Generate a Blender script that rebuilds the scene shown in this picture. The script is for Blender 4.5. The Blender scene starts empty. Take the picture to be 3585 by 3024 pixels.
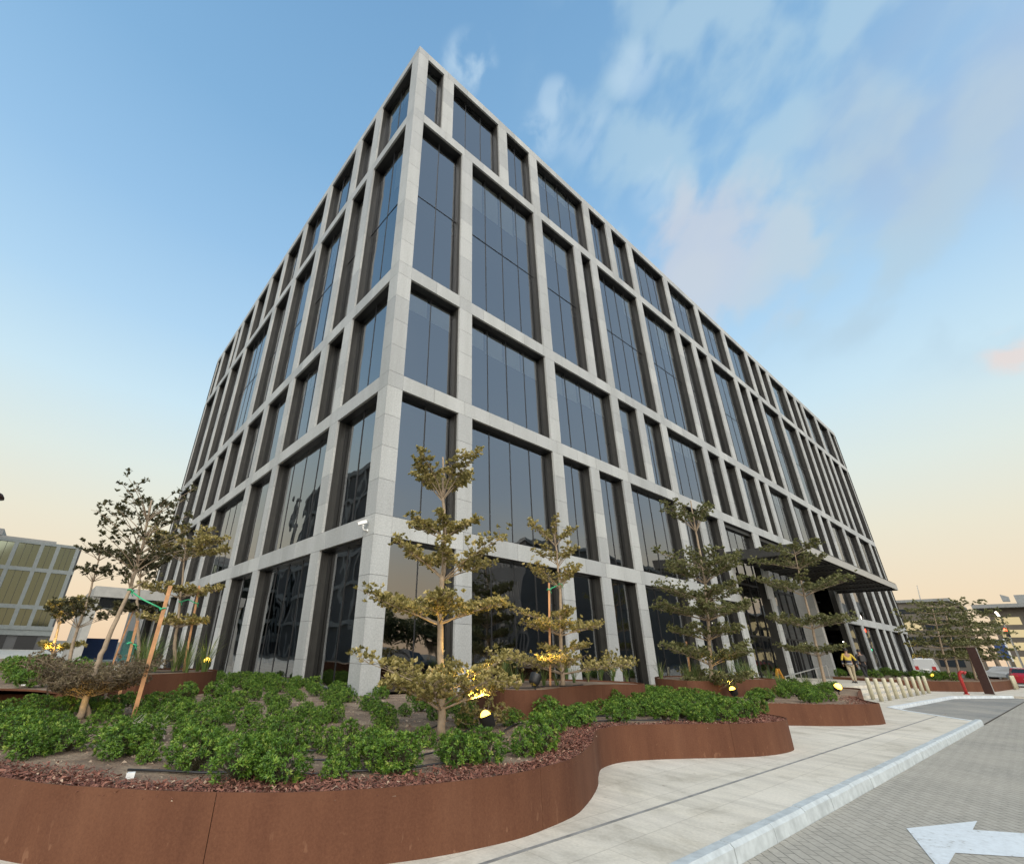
import bpy, bmesh, math, random
import numpy as np
from math import radians as rad, sin, cos, pi
random.seed(7); RNG = np.random.default_rng(7)
sc = bpy.context.scene
COL = sc.collection

# ------------------------------------------------------------------ camera
# world axes: X runs along the right facade, Y along the left facade, Z up, camera above the origin
RM = np.array([[0.7757730326, -0.6305175447, 0.0249765422],
               [0.2871972603, 0.3175623181, -0.9036990139],
               [0.5618664748, 0.7082385191, 0.4274393920]])
FPX, PPX, PPY, IW = 1612.894, 1571.43, 1511.94, 3585.0
CAMP = np.array([0.0, 0.0, 1.6])
cd = bpy.data.cameras.new('camera'); cam = bpy.data.objects.new('camera', cd); COL.objects.link(cam)
from mathutils import Matrix, Vector
cam.matrix_world = Matrix(((RM[0][0], -RM[1][0], -RM[2][0], 0), (RM[0][1], -RM[1][1], -RM[2][1], 0),
                           (RM[0][2], -RM[1][2], -RM[2][2], 1.6), (0, 0, 0, 1)))
cd.sensor_fit = 'HORIZONTAL'; cd.sensor_width = 36.0
cd.lens = FPX / IW * 36.0
cd.shift_x = (IW / 2 - PPX) / IW; cd.shift_y = 0.0
cd.clip_start = 0.05; cd.clip_end = 3000
sc.camera = cam

def ray(px, py): return RM.T @ np.array([px - PPX, py - PPY, FPX])
def gz(px, py, z):
    r = ray(px, py); t = (z - 1.6) / r[2]; return (r[0] * t, r[1] * t)
def vx(px, py, X):
    r = ray(px, py); t = X / r[0]; return np.array([X, r[1] * t, 1.6 + r[2] * t])
def vy(px, py, Y):
    r = ray(px, py); t = Y / r[1]; return np.array([r[0] * t, Y, 1.6 + r[2] * t])
def vp(px, py, base):                      # on the upright plane through base that faces the viewer
    n = np.array([base[0], base[1], 0.0]); r = ray(px, py); t = (n @ n) / (n @ r); return CAMP + r * t
def depth(P): return float(RM[2] @ (np.asarray(P, float) - CAMP))

# ------------------------------------------------------------------ world, sun, exposure
def lin(c): return tuple(((v / 255) / 12.92 if v <= 10 else (((v / 255) + .055) / 1.055) ** 2.4) for v in c) + (1,)
SUN_AZ = (-0.55, -0.84); SUN_EL = rad(34)
w = bpy.data.worlds.new('World'); sc.world = w; w.use_nodes = True
nt = w.node_tree; nt.nodes.clear()
def N(nt, t, **k):
    n = nt.nodes.new(t)
    for a, b in k.items(): setattr(n, a, b)
    return n
def MATH(nt, op, a, b=None, c=None, clamp=False):
    n = nt.nodes.new('ShaderNodeMath'); n.operation = op; n.use_clamp = clamp
    for i, v in enumerate((a, b, c)):
        if v is None: continue
        if isinstance(v, (int, float)): n.inputs[i].default_value = v
        else: nt.links.new(v, n.inputs[i])
    return n.outputs[0]
def RAMP(nt, fac, stops, interp='LINEAR'):
    n = nt.nodes.new('ShaderNodeValToRGB'); cr = n.color_ramp; cr.interpolation = interp
    while len(cr.elements) < len(stops): cr.elements.new(0.5)
    for e, (p, c) in zip(cr.elements, stops):
        e.position = p; e.color = c if len(c) == 4 else tuple(c) + (1,)
    nt.links.new(fac, n.inputs[0]); return n.outputs[0]
def MIX(nt, fac, a, b, mode='MIX'):
    n = nt.nodes.new('ShaderNodeMix'); n.data_type = 'RGBA'; n.blend_type = mode
    for sock, v in ((n.inputs[0], fac), (n.inputs[6], a), (n.inputs[7], b)):
        if isinstance(v, (int, float)): sock.default_value = v
        elif isinstance(v, tuple): sock.default_value = v if len(v) == 4 else v + (1,)
        else: nt.links.new(v, sock)
    return n.outputs[2]
L = nt.links.new
tc = N(nt, 'ShaderNodeTexCoord'); sp = N(nt, 'ShaderNodeSeparateXYZ'); L(tc.outputs['Generated'], sp.inputs[0])
X_, Y_, Z_ = sp.outputs
el = MATH(nt, 'DIVIDE', MATH(nt, 'ARCSINE', Z_), pi / 2)
SK = [(0, (235, 204, 170)), (5, (236, 214, 182)), (11, (230, 224, 202)), (17, (219, 229, 222)), (24, (200, 226, 238)),
      (32, (174, 210, 237)), (42, (150, 192, 228)), (54, (129, 175, 215)), (68, (116, 162, 204)), (90, (100, 146, 192))]
sky = RAMP(nt, MATH(nt, 'MAXIMUM', el, 0.0), [(a / 90, lin(c)) for a, c in SK])
# light soft clouds in the direction of the street
den = MATH(nt, 'ADD', MATH(nt, 'MAXIMUM', Z_, 0.0), 0.12)
cu = MATH(nt, 'DIVIDE', X_, den); cv = MATH(nt, 'DIVIDE', Y_, den)
cb = N(nt, 'ShaderNodeCombineXYZ'); L(cu, cb.inputs[0]); L(cv, cb.inputs[1])
# cloud texture lives on the sky sphere, drawn out along the wind
WA = np.array([-.42, -.86, .30]); WA = WA / np.linalg.norm(WA)
wd_ = N(nt, 'ShaderNodeVectorMath', operation='DOT_PRODUCT'); L(tc.outputs['Generated'], wd_.inputs[0]); wd_.inputs[1].default_value = tuple(WA)
ws_ = N(nt, 'ShaderNodeVectorMath', operation='SCALE'); ws_.inputs[0].default_value = tuple(WA); L(MATH(nt, 'MULTIPLY', wd_.outputs['Value'], -.34), ws_.inputs['Scale'])
mp = N(nt, 'ShaderNodeVectorMath', operation='ADD'); L(tc.outputs['Generated'], mp.inputs[0]); L(ws_.outputs[0], mp.inputs[1])
def wnoise(scale, det, ro, dist, off=0):
    n = N(nt, 'ShaderNodeTexNoise'); n.inputs['Scale'].default_value = scale; n.inputs['Detail'].default_value = det; n.inputs['Roughness'].default_value = ro; n.inputs['Distortion'].default_value = dist
    v = N(nt, 'ShaderNodeVectorMath', operation='ADD'); L(mp.outputs[0], v.inputs[0]); v.inputs[1].default_value = (off, off * .7, off * .3); L(v.outputs[0], n.inputs['Vector']); return n.outputs[0]
def smooth(v, lo, hi):
    m = N(nt, 'ShaderNodeMapRange', interpolation_type='SMOOTHSTEP'); L(v, m.inputs[0]); m.inputs[1].default_value = lo; m.inputs[2].default_value = hi; return m.outputs[0]
def dirdot(v):
    d = N(nt, 'ShaderNodeVectorMath', operation='DOT_PRODUCT'); L(tc.outputs['Generated'], d.inputs[0]); d.inputs[1].default_value = tuple(np.array(v) / np.linalg.norm(v)); return d.outputs['Value']
def dirmask(v, lo, hi): return smooth(dirdot(v), lo, hi)
nA = wnoise(13, 5, .45, .15, 3.1); nB = wnoise(3.2, 3, .5, .2, 7.7); nC = wnoise(19, 5, .5, .3, 1.3)
mix_ = MATH(nt, 'MULTIPLY_ADD', nB, .5, MATH(nt, 'MULTIPLY', nA, .5))
side = MATH(nt, 'MULTIPLY', dirmask(ray(3150, 330), .84, .955), smooth(el, .24, .38))
patches = MATH(nt, 'MULTIPLY', MATH(nt, 'MULTIPLY', smooth(MATH(nt, 'MULTIPLY_ADD', nB, .35, MATH(nt, 'MULTIPLY', nA, .65)), .45, .60), side), .64)
sky = MIX(nt, patches, sky, lin((178, 207, 224)))
# thicker veil, faintly pink, towards the right
veil = MATH(nt, 'MULTIPLY', MATH(nt, 'MULTIPLY', dirmask(ray(3480, 380), .976, .999), smooth(nB, .36, .60)), .42)
sky = MIX(nt, veil, sky, lin((176, 180, 198)))
low = MATH(nt, 'MULTIPLY', MATH(nt, 'MULTIPLY', dirmask(ray(3250, 780), .962, .992), smooth(mix_, .42, .62)), .5)
sky = MIX(nt, low, sky, lin((180, 203, 218)))
# bank of cloud beyond the roof line
edge = MATH(nt, 'MULTIPLY_ADD', MATH(nt, 'SUBTRACT', nA, .5), .034, dirdot(ray(2490, 925)))
edge = MATH(nt, 'MULTIPLY_ADD', MATH(nt, 'SUBTRACT', nC, .5), .012, edge)
bank = smooth(edge, .9862, .9962)
sky = MIX(nt, MATH(nt, 'MULTIPLY', bank, .7), sky, MIX(nt, dirmask(ray(2360, 900), .985, .998), lin((192, 208, 220)), lin((204, 208, 217))))
# a few torn wisps beside the roof corner
for (px, py), k, w0 in (((1640, 225), 1, .9984), ((2215, 250), .8, .9988), ((1938, 345), .8, .9992), ((1900, 470), .7, .9984), ((2060, 480), .5, .998), ((2320, 670), .5, .998), ((3545, 1235), 1.0, .9992)):
    wm = MATH(nt, 'MULTIPLY', dirmask(ray(px, py), w0, .99995), smooth(nC, .38, .62))
    sky = MIX(nt, MATH(nt, 'MULTIPLY', wm, k * .75), sky, lin((186, 212, 232)) if py < 1000 else lin((232, 214, 206)))
# brighter afterglow behind the viewer
pale = MATH(nt, 'MULTIPLY', MATH(nt, 'MULTIPLY', smooth(MATH(nt, 'MULTIPLY', Y_, -1.0), .06, .42), smooth(el, .06, .22)), .72)
sky = MIX(nt, pale, sky, lin((182, 202, 224)))
glow = dirmask((SUN_AZ[0], SUN_AZ[1], .12), .35, 1.0)
sky = MIX(nt, MATH(nt, 'MULTIPLY', glow, .5), sky, lin((255, 226, 178)), 'ADD')
ns = N(nt, 'ShaderNodeTexSky', sky_type='NISHITA'); ns.sun_disc = False; ns.sun_elevation = SUN_EL
ns.sun_rotation = math.atan2(SUN_AZ[0], SUN_AZ[1])
b1 = N(nt, 'ShaderNodeBackground'); L(sky, b1.inputs[0]); b1.inputs[1].default_value = .93
b2 = N(nt, 'ShaderNodeBackground'); L(ns.outputs[0], b2.inputs[0]); b2.inputs[1].default_value = .008
ad = N(nt, 'ShaderNodeAddShader'); L(b1.outputs[0], ad.inputs[0]); L(b2.outputs[0], ad.inputs[1])
wo = N(nt, 'ShaderNodeOutputWorld'); L(ad.outputs[0], wo.inputs[0])
sd = bpy.data.lights.new('sun', 'SUN'); sun = bpy.data.objects.new('sun', sd); COL.objects.link(sun)
sd.energy = 3.3; sd.angle = rad(75); sd.color = (1, .955, .88)
dv = Vector((SUN_AZ[0] * cos(SUN_EL), SUN_AZ[1] * cos(SUN_EL), sin(SUN_EL)))
sun.rotation_euler = dv.to_track_quat('Z', 'Y').to_euler()
sc.view_settings.view_transform = 'Standard'; sc.view_settings.look = 'None'
sc.view_settings.exposure = .14; sc.view_settings.gamma = 1
sc.render.engine = 'CYCLES'
sc.cycles.max_bounces = 8; sc.cycles.transparent_max_bounces = 12
sc.cycles.sample_clamp_indirect = 4

# ------------------------------------------------------------------ helpers
class Geo:
    def __init__(s): s.v = []; s.f = []; s.t = []; s.m = []; s.n = 0
    def add(s, verts, faces, tone=.5, mat=0):
        o = s.n; s.v.extend([tuple(map(float, p)) for p in verts]); s.n += len(verts)
        for f in faces: s.f.append(tuple(i + o for i in f)); s.t.append(tone); s.m.append(mat)
        return s
    def box(s, a, b, tone=.5, mat=0):
        x0, y0, z0 = a; x1, y1, z1 = b
        return s.add([(x0, y0, z0), (x1, y0, z0), (x1, y1, z0), (x0, y1, z0), (x0, y0, z1), (x1, y0, z1), (x1, y1, z1), (x0, y1, z1)],
                     [(0, 3, 2, 1), (4, 5, 6, 7), (0, 1, 5, 4), (1, 2, 6, 5), (2, 3, 7, 6), (3, 0, 4, 7)], tone, mat)
    def bar(s, p, q, w, h, tone=.5, mat=0):
        p = np.array(p, float); q = np.array(q, float); d = q - p; d /= np.linalg.norm(d)
        u = np.cross(d, (0, 0, 1)); u = u / np.linalg.norm(u) if np.linalg.norm(u) > 1e-3 else np.array([1., 0, 0]); v = np.cross(u, d)
        c = [(-w / 2, -h / 2), (w / 2, -h / 2), (w / 2, h / 2), (-w / 2, h / 2)]
        return s.add([p + u * a + v * b for a, b in c] + [q + u * a + v * b for a, b in c],
                     [(3, 2, 1, 0), (4, 5, 6, 7), (0, 1, 5, 4), (1, 2, 6, 5), (2, 3, 7, 6), (3, 0, 4, 7)], tone, mat)
    def tube(s, pts, rr, n=8, tone=.5, mat=0, cap=True):
        pts = [np.array(p, float) for p in pts]
        if isinstance(rr, (int, float)): rr = [rr] * len(pts)
        vs = []; ref = np.array([0.31, 0.95, 0.05])
        for i, p in enumerate(pts):
            d = pts[min(i + 1, len(pts) - 1)] - pts[max(i - 1, 0)]; d = d / (np.linalg.norm(d) + 1e-9)
            u = np.cross(d, ref)
            if np.linalg.norm(u) < .15: u = np.cross(d, (1, 0, 0))
            u /= np.linalg.norm(u); v = np.cross(d, u)
            for k in range(n):
                a = 2 * pi * k / n; vs.append(p + (u * cos(a) + v * sin(a)) * rr[i])
        fs = []
        for i in range(len(pts) - 1):
            for k in range(n): fs.append((i * n + k, i * n + (k + 1) % n, (i + 1) * n + (k + 1) % n, (i + 1) * n + k))
        if cap: fs.append(tuple(range(n - 1, -1, -1))); fs.append(tuple((len(pts) - 1) * n + k for k in range(n)))
        return s.add(vs, fs, tone, mat)
    def prism(s, poly, z0, z1, tone=.5, mat=0):
        n = len(poly)
        return s.add([(x, y, z0) for x, y in poly] + [(x, y, z1) for x, y in poly],
                     [tuple(range(n - 1, -1, -1)), tuple(range(n, 2 * n))] + [(i, (i + 1) % n, n + (i + 1) % n, n + i) for i in range(n)], tone, mat)
    def sheet(s, poly, z, tone=.5, mat=0): return s.add([(x, y, z) for x, y in poly], [tuple(range(len(poly)))], tone, mat)
    def quads(s, arr, tones):                 # arr (N,4,3)
        if not hasattr(s, 'q'): s.q = []; s.qt = []
        s.q.append(np.asarray(arr, np.float32)); s.qt.append(np.asarray(tones, np.float32)); return s
    def mesh(s, name, mats, smooth=False):
        me = bpy.data.meshes.new(name)
        v = np.array(s.v, np.float32).reshape(-1, 3); lt = [len(f) for f in s.f]; li = [i for f in s.f for i in f]
        tn = np.array(s.t, np.float32); mi = np.array(s.m, np.int32); nold = len(s.f)
        if hasattr(s, 'q'):
            q = np.concatenate(s.q); qt = np.concatenate(s.qt); o = len(v)
            v = np.concatenate([v, q.reshape(-1, 3)]); lt = np.concatenate([np.array(lt, np.int32), np.full(len(q), 4, np.int32)])
            li = np.concatenate([np.array(li, np.int32), np.arange(o, o + len(q) * 4, dtype=np.int32)])
            tn = np.concatenate([tn, qt]); mi = np.concatenate([mi, np.full(len(q), len(mats) - 1 if isinstance(mats, (list, tuple)) else 0, np.int32)])
        lt = np.array(lt, np.int32); li = np.array(li, np.int32)
        me.vertices.add(len(v)); me.vertices.foreach_set('co', v.ravel())
        me.loops.add(len(li)); me.loops.foreach_set('vertex_index', li)
        me.polygons.add(len(lt)); st = np.concatenate([[0], np.cumsum(lt)[:-1]]).astype(np.int32)
        me.polygons.foreach_set('loop_start', st); me.polygons.foreach_set('material_index', mi)
        sm = np.zeros(len(lt), bool)
        if smooth: sm[:nold] = True
        me.polygons.foreach_set('use_smooth', sm)
        at = me.attributes.new('tone', 'FLOAT', 'FACE'); at.data.foreach_set('value', tn)
        for m in (mats if isinstance(mats, (list, tuple)) else [mats]): me.materials.append(m)
        me.update(calc_edges=True); me.validate(); return me
    def build(s, name, mats, parent=None, smooth=False, bevel=0):
        o = bpy.data.objects.new(name, s.mesh(name, mats, smooth)); COL.objects.link(o)
        if parent: o.parent = parent
        if bevel:
            b = o.modifiers.new('bevel', 'BEVEL'); b.width = bevel; b.segments = 2; b.limit_method = 'ANGLE'
        return o
def tag(o, label, cat, group=None, kind=None):
    if label: o['label'] = label
    if cat: o['category'] = cat
    if group: o['group'] = group
    if kind: o['kind'] = kind
    return o
def thing(name, label, cat, loc=(0, 0, 0), rz=0, group=None):
    o = bpy.data.objects.new(name, None); COL.objects.link(o); o.empty_display_size = .2
    o.location = loc; o.rotation_euler = (0, 0, rz); return tag(o, label, cat, group)
def struct(o): o['kind'] = 'structure'; return o
def dup(o, loc, rz=0, scale=None, label=None, group=None):
    r = o.copy(); COL.objects.link(r); r.location = loc; r.rotation_euler = (0, 0, rz)
    if scale: r.scale = scale
    if label: r['label'] = label
    if group: r['group'] = group
    for ch in list(o.children):
        c = ch.copy(); COL.objects.link(c); c.parent = r
        for g in ch.children:
            d = g.copy(); COL.objects.link(d); d.parent = c
    return r
def spline(pts, k=8, closed=False):
    P = [np.array(p, float) for p in pts]; n = len(P); out = []
    rng = range(n) if closed else range(n - 1)
    g = (lambda i: P[i % n]) if closed else (lambda i: P[max(0, min(n - 1, i))])
    for i in rng:
        a, b, c, d = g(i - 1), g(i), g(i + 1), g(i + 2)
        for j in range(k):
            t = j / k; out.append(.5 * (2 * b + (c - a) * t + (2 * a - 5 * b + 4 * c - d) * t * t + (3 * b - 3 * c + d - a) * t ** 3))
    if not closed: out.append(P[-1])
    return out
def inpoly(x, y, poly):
    c = False; n = len(poly)
    for i in range(n):
        x1, y1 = poly[i][:2]; x2, y2 = poly[(i + 1) % n][:2]
        if (y1 > y) != (y2 > y) and x < (x2 - x1) * (y - y1) / (y2 - y1) + x1: c = not c
    return c

# ------------------------------------------------------------------ materials
def mat(name, base, rough=.7, metal=0, spec=.5):
    m = bpy.data.materials.new(name); m.use_nodes = True; t = m.node_tree; p = t.nodes['Principled BSDF']
    p.inputs['Base Color'].default_value = tuple(base) + (1,); p.inputs['Roughness'].default_value = rough
    p.inputs['Metallic'].default_value = metal; p.inputs['Specular IOR Level'].default_value = spec
    return m, t, p
def noise(t, scale, detail=4, rough=.55, vec=None, dist=0):
    n = N(t, 'ShaderNodeTexNoise'); n.inputs['Scale'].default_value = scale; n.inputs['Detail'].default_value = detail
    n.inputs['Roughness'].default_value = rough; n.inputs['Distortion'].default_value = dist
    if vec is not None: t.links.new(vec, n.inputs['Vector'])
    return n.outputs[0]
def ocoord(t, scale=(1, 1, 1), rot=(0, 0, 0)):
    c = N(t, 'ShaderNodeTexCoord'); m = N(t, 'ShaderNodeMapping'); m.inputs['Scale'].default_value = scale; m.inputs['Rotation'].default_value = rot
    t.links.new(c.outputs['Object'], m.inputs[0]); return m.outputs[0]
def tone(t): a = N(t, 'ShaderNodeAttribute'); a.attribute_name = 'tone'; return a.outputs['Fac']
def bump(t, p, h, s=.3, d=.02):
    b = N(t, 'ShaderNodeBump'); b.inputs['Strength'].default_value = s; b.inputs['Distance'].default_value = d
    t.links.new(h, b.inputs['Height']); t.links.new(b.outputs[0], p.inputs['Normal'])
def plain(name, base, rough=.7, metal=0, var=.12, scale=8):
    m, t, p = mat(name, base, rough, metal)
    v = ocoord(t); f = noise(t, scale, 4, .6, v)
    a = tuple(min(1, c * (1 - var)) for c in base); b = tuple(min(1, c * (1 + var)) for c in base)
    t.links.new(RAMP(t, f, [(.3, a), (.7, b)]), p.inputs['Base Color'])
    t.links.new(MATH(t, 'MULTIPLY_ADD', f, .2, rough - .1, clamp=True), p.inputs['Roughness']); return m

def granite():
    m, t, p = mat('granite', (.4, .4, .38), .62)
    v = ocoord(t)
    sp1 = noise(t, 70, 2, .8, v); sp2 = noise(t, 20, 3, .75, v); st = noise(t, .7, 5, .6, ocoord(t, (1.6, 1.6, .22)))
    c = RAMP(t, sp1, [(.34, (.20, .21, .215)), (.46, (.40, .41, .41)), (.58, (.485, .495, .49)), (.70, (.62, .625, .615))])
    c = MIX(t, .45, c, RAMP(t, sp2, [(.34, (.30, .305, .31)), (.52, (.44, .45, .445)), (.66, (.57, .575, .56))]))
    c = MIX(t, 1.0, c, RAMP(t, tone(t), [(0, (.83, .835, .835)), (1, (1.05, 1.05, 1.03))]), 'MULTIPLY')
    c = MIX(t, 1.0, c, RAMP(t, st, [(.3, (.83, .83, .815)), (.58, (1, 1, 1))]), 'MULTIPLY')
    t.links.new(c, p.inputs['Base Color']); bump(t, p, sp1, .12, .004); return m
M_STONE = granite()
M_BACK = plain('joint_backing', (.10, .10, .095), .9)
M_BRONZE = plain('bronze_cladding', (.030, .029, .026), .45, .25, .22, 2.5)
M_DARKFR = plain('dark_frame', (.025, .026, .028), .4, .3)
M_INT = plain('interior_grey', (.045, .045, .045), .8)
M_BLIND = plain('blind_fabric', (.82, .85, .84), .9, 0, .05)
def glass(name, tint=.64, ior=3.25, wav=.09):
    m, t, p = mat(name, (0, 0, 0)); t.nodes.remove(p)
    fr = N(t, 'ShaderNodeFresnel'); fr.inputs[0].default_value = ior
    tr = N(t, 'ShaderNodeBsdfTransparent'); tr.inputs[0].default_value = (tint * .90, tint * .98, tint, 1)
    gl = N(t, 'ShaderNodeBsdfGlossy'); gl.inputs['Roughness'].default_value = .012; gl.inputs[0].default_value = (.95, .97, 1, 1)
    f = noise(t, .55, 1.5, .5, ocoord(t)); b = N(t, 'ShaderNodeBump'); b.inputs['Strength'].default_value = wav; b.inputs['Distance'].default_value = .25
    t.links.new(f, b.inputs['Height']); t.links.new(b.outputs[0], gl.inputs['Normal'])
    mx = N(t, 'ShaderNodeMixShader'); t.links.new(fr.outputs[0], mx.inputs[0]); t.links.new(tr.outputs[0], mx.inputs[1]); t.links.new(gl.outputs[0], mx.inputs[2])
    t.links.new(mx.outputs[0], t.nodes['Material Output'].inputs[0]); return m
M_GLASS = glass('window_glass')
def corten():
    m, t, p = mat('weathered_steel', (.2, .08, .05), .8, 0, .22)
    v = ocoord(t); big = noise(t, 1.1, 5, .6, ocoord(t, (1, 1, .6))); fine = noise(t, 55, 3, .7, v); run = noise(t, 5, 4, .6, ocoord(t, (1, 1, .12)))
    c = RAMP(t, big, [(.28, (.080, .031, .017)), (.5, (.124, .050, .027)), (.72, (.158, .072, .041))])
    c = MIX(t, .35, c, RAMP(t, run, [(.3, (.050, .017, .008)), (.7, (.150, .066, .033))]))
    c = MIX(t, .28, c, RAMP(t, fine, [(.3, (.050, .018, .010)), (.7, (.150, .066, .036))]))
    # pale scuffs and scratches
    wv = noise(t, 11, 3, .5, ocoord(t, (1.6, 1.6, .7), (0, .5, .3)), .5); sc_ = RAMP(t, wv, [(.655, (0, 0, 0)), (.70, (1, 1, 1))])
    zz = N(t, 'ShaderNodeSeparateXYZ'); t.links.new(ocoord(t), zz.inputs[0])
    low = MATH(t, 'SUBTRACT', 1.0, MATH(t, 'MULTIPLY', zz.outputs[2], 2.2), clamp=True)
    c = MIX(t, MATH(t, 'MULTIPLY', MATH(t, 'MULTIPLY', sc_, low), .35), c, (.36, .20, .12))
    t.links.new(c, p.inputs['Base Color']); bump(t, p, fine, .12, .004); return m
M_CORTEN = corten()
def soil():
    m, t, p = mat('sandy_soil', (.3, .25, .2), .95)
    v = ocoord(t); a = noise(t, 2.2, 6, .65, v); b = noise(t, 26, 5, .7, v)
    c = RAMP(t, a, [(.3, (.13, .090, .062)), (.5, (.25, .165, .104)), (.68, (.50, .385, .255))])
    c = MIX(t, .5, c, RAMP(t, b, [(.3, (.085, .055, .038)), (.55, (.21, .150, .105)), (.75, (.40, .315, .22))]))
    t.links.new(c, p.inputs['Base Color'])
    bump(t, p, MATH(t, 'ADD', MATH(t, 'MULTIPLY', a, 1.2), MATH(t, 'MULTIPLY', b, .35)), .9, .09); return m
M_SOIL = soil()
def by_tone(name, stops, rough=.6, trans=0.0, spec=.4, fine=0):
    m, t, p = mat(name, (.1, .1, .1), rough, 0, spec)
    c = RAMP(t, tone(t), stops)
    if fine: c = MIX(t, .3, c, RAMP(t, noise(t, fine, 3, .6, ocoord(t)), [(.3, stops[0][1]), (.7, stops[-1][1])]))
    t.links.new(c, p.inputs['Base Color'])
    if trans:
        tb = N(t, 'ShaderNodeBsdfTranslucent'); t.links.new(c, tb.inputs[0]); mx = N(t, 'ShaderNodeMixShader'); mx.inputs[0].default_value = trans
        t.links.new(p.outputs[0], mx.inputs[1]); t.links.new(tb.outputs[0], mx.inputs[2]); t.links.new(mx.outputs[0], t.nodes['Material Output'].inputs[0])
    return m
M_MULCH = by_tone('red_mulch', [(0, (.10, .038, .028)), (.5, (.185, .072, .046)), (.85, (.29, .135, .092)), (1, (.44, .31, .21))], .9)
M_SHRUB = by_tone('shrub_leaf', [(0, (.016, .042, .004)), (.5, (.064, .142, .014)), (.85, (.170, .285, .032)), (1, (.30, .37, .07))], .5, .22)
M_LEAF = by_tone('olive_leaf', [(0, (.080, .074, .020)), (.5, (.270, .232, .074)), (.85, (.49, .41, .155)), (1, (.66, .55, .27))], .5, .35)
M_LEAFD = by_tone('dark_leaf', [(0, (.026, .028, .012)), (.5, (.062, .062, .025)), (1, (.12, .11, .045))], .55, .25)
M_LEAFB = by_tone('brown_twig_leaf', [(0, (.07, .048, .028)), (.5, (.14, .105, .06)), (1, (.22, .18, .10))], .7, .15)
M_LEAFG = by_tone('green_leaf', [(0, (.048, .056, .018)), (.5, (.140, .150, .054)), (1, (.29, .28, .12))], .5, .35)
M_BARK = plain('bark', (.30, .23, .16), .85, 0, .25, 14)
M_TWIG = plain('twig_bark', (.20, .145, .10), .85, 0, .3, 20)
M_STEM = plain('shrub_stem', (.055, .050, .022), .9)
M_GRASS = by_tone('grass_blade', [(0, (.05, .09, .022)), (.5, (.115, .175, .045)), (.8, (.20, .24, .075)), (1, (.38, .34, .17))], .5, .25)
M_WOOD = plain('orange_wood', (.46, .235, .105), .7, 0, .3, 9)
M_TIE = plain('green_tie', (.05, .42, .20), .5)
M_HOSE = plain('black_hose', (.02, .02, .022), .5)
def pavement():
    m, t, p = mat('pavement_stone', (.55, .53, .48), .8)
    br = N(t, 'ShaderNodeTexBrick'); br.inputs['Scale'].default_value = 1; br.inputs['Brick Width'].default_value = 1.2; br.inputs['Row Height'].default_value = .6
    br.inputs['Mortar Size'].default_value = .006; br.inputs['Mortar Smooth'].default_value = .2; br.offset = .5
    br.inputs['Color1'].default_value = (.60, .55, .465, 1); br.inputs['Color2'].default_value = (.645, .595, .51, 1); br.inputs['Mortar'].default_value = (.50, .455, .385, 1)
    t.links.new(ocoord(t), br.inputs['Vector'])
    s1 = noise(t, 1.6, 5, .6, ocoord(t, (2.2, .5, 1), (0, 0, .25))); s2 = noise(t, 30, 4, .7, ocoord(t))
    c = MIX(t, 1., br.outputs['Color'], RAMP(t, s1, [(.3, (.80, .80, .80)), (.55, (1, 1, 1)), (.75, (1.06, 1.05, 1.03))]), 'MULTIPLY')
    c = MIX(t, 1., c, RAMP(t, s2, [(.3, (.88, .88, .87)), (.6, (1.03, 1.03, 1.02))]), 'MULTIPLY')
    st_ = noise(t, .9, 6, .7, ocoord(t), .6); c = MIX(t, 1., c, RAMP(t, st_, [(.32, (.74, .73, .70)), (.45, (.95, .95, .94)), (.6, (1, 1, 1))]), 'MULTIPLY')
    sp_ = noise(t, 7, 2, .5, ocoord(t)); c = MIX(t, 1., c, RAMP(t, sp_, [(.24, (.70, .68, .65)), (.29, (1, 1, 1))]), 'MULTIPLY')
    t.links.new(c, p.inputs['Base Color']); bump(t, p, MATH(t, 'ADD', s2, MATH(t, 'MULTIPLY', s1, 2.)), .18, .01); return m
M_PAVE = pavement()
def paver(name, c1, c2, mort, rot):
    m, t, p = mat(name, c1, .85)
    v = ocoord(t, (1, 1, 1), (0, 0, rot))
    br = N(t, 'ShaderNodeTexBrick'); br.inputs['Scale'].default_value = 1; br.inputs['Brick Width'].default_value = .23; br.inputs['Row Height'].default_value = .105
    br.inputs['Mortar Size'].default_value = .007; br.inputs['Mortar Smooth'].default_value = .5; br.inputs['Bias'].default_value = -.1
    br.inputs['Color1'].default_value = tuple(c1) + (1,); br.inputs['Color2'].default_value = tuple(c2) + (1,); br.inputs['Mortar'].default_value = tuple(mort) + (1,)
    t.links.new(v, br.inputs['Vector'])
    a = noise(t, .45, 5, .6, ocoord(t)); b = noise(t, 22, 4, .7, ocoord(t))
    dust = RAMP(t, a, [(.38, (0, 0, 0)), (.68, (1, 1, 1))])
    c = MIX(t, MATH(t, 'MULTIPLY', dust, .5), br.outputs['Color'], (.46, .42, .35))
    c = MIX(t, 1., c, RAMP(t, b, [(.3, (.80, .80, .80)), (.65, (1.06, 1.06, 1.05))]), 'MULTIPLY')
    t.links.new(c, p.inputs['Base Color']); bump(t, p, br.outputs['Fac'], -.35, .008); return m
M_ROAD = paver('road_pavers', (.31, .29, .245), (.37, .345, .295), (.09, .083, .072), rad(-45))
M_RAMP = paver('grey_pavers', (.20, .20, .19), (.26, .255, .24), (.13, .13, .12), rad(45))
M_KERB = plain('painted_kerb', (.42, .455, .46), .75, 0, .2, 7)
M_PAINT = plain('white_road_paint', (.60, .64, .66), .7, 0, .2, 5)
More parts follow.
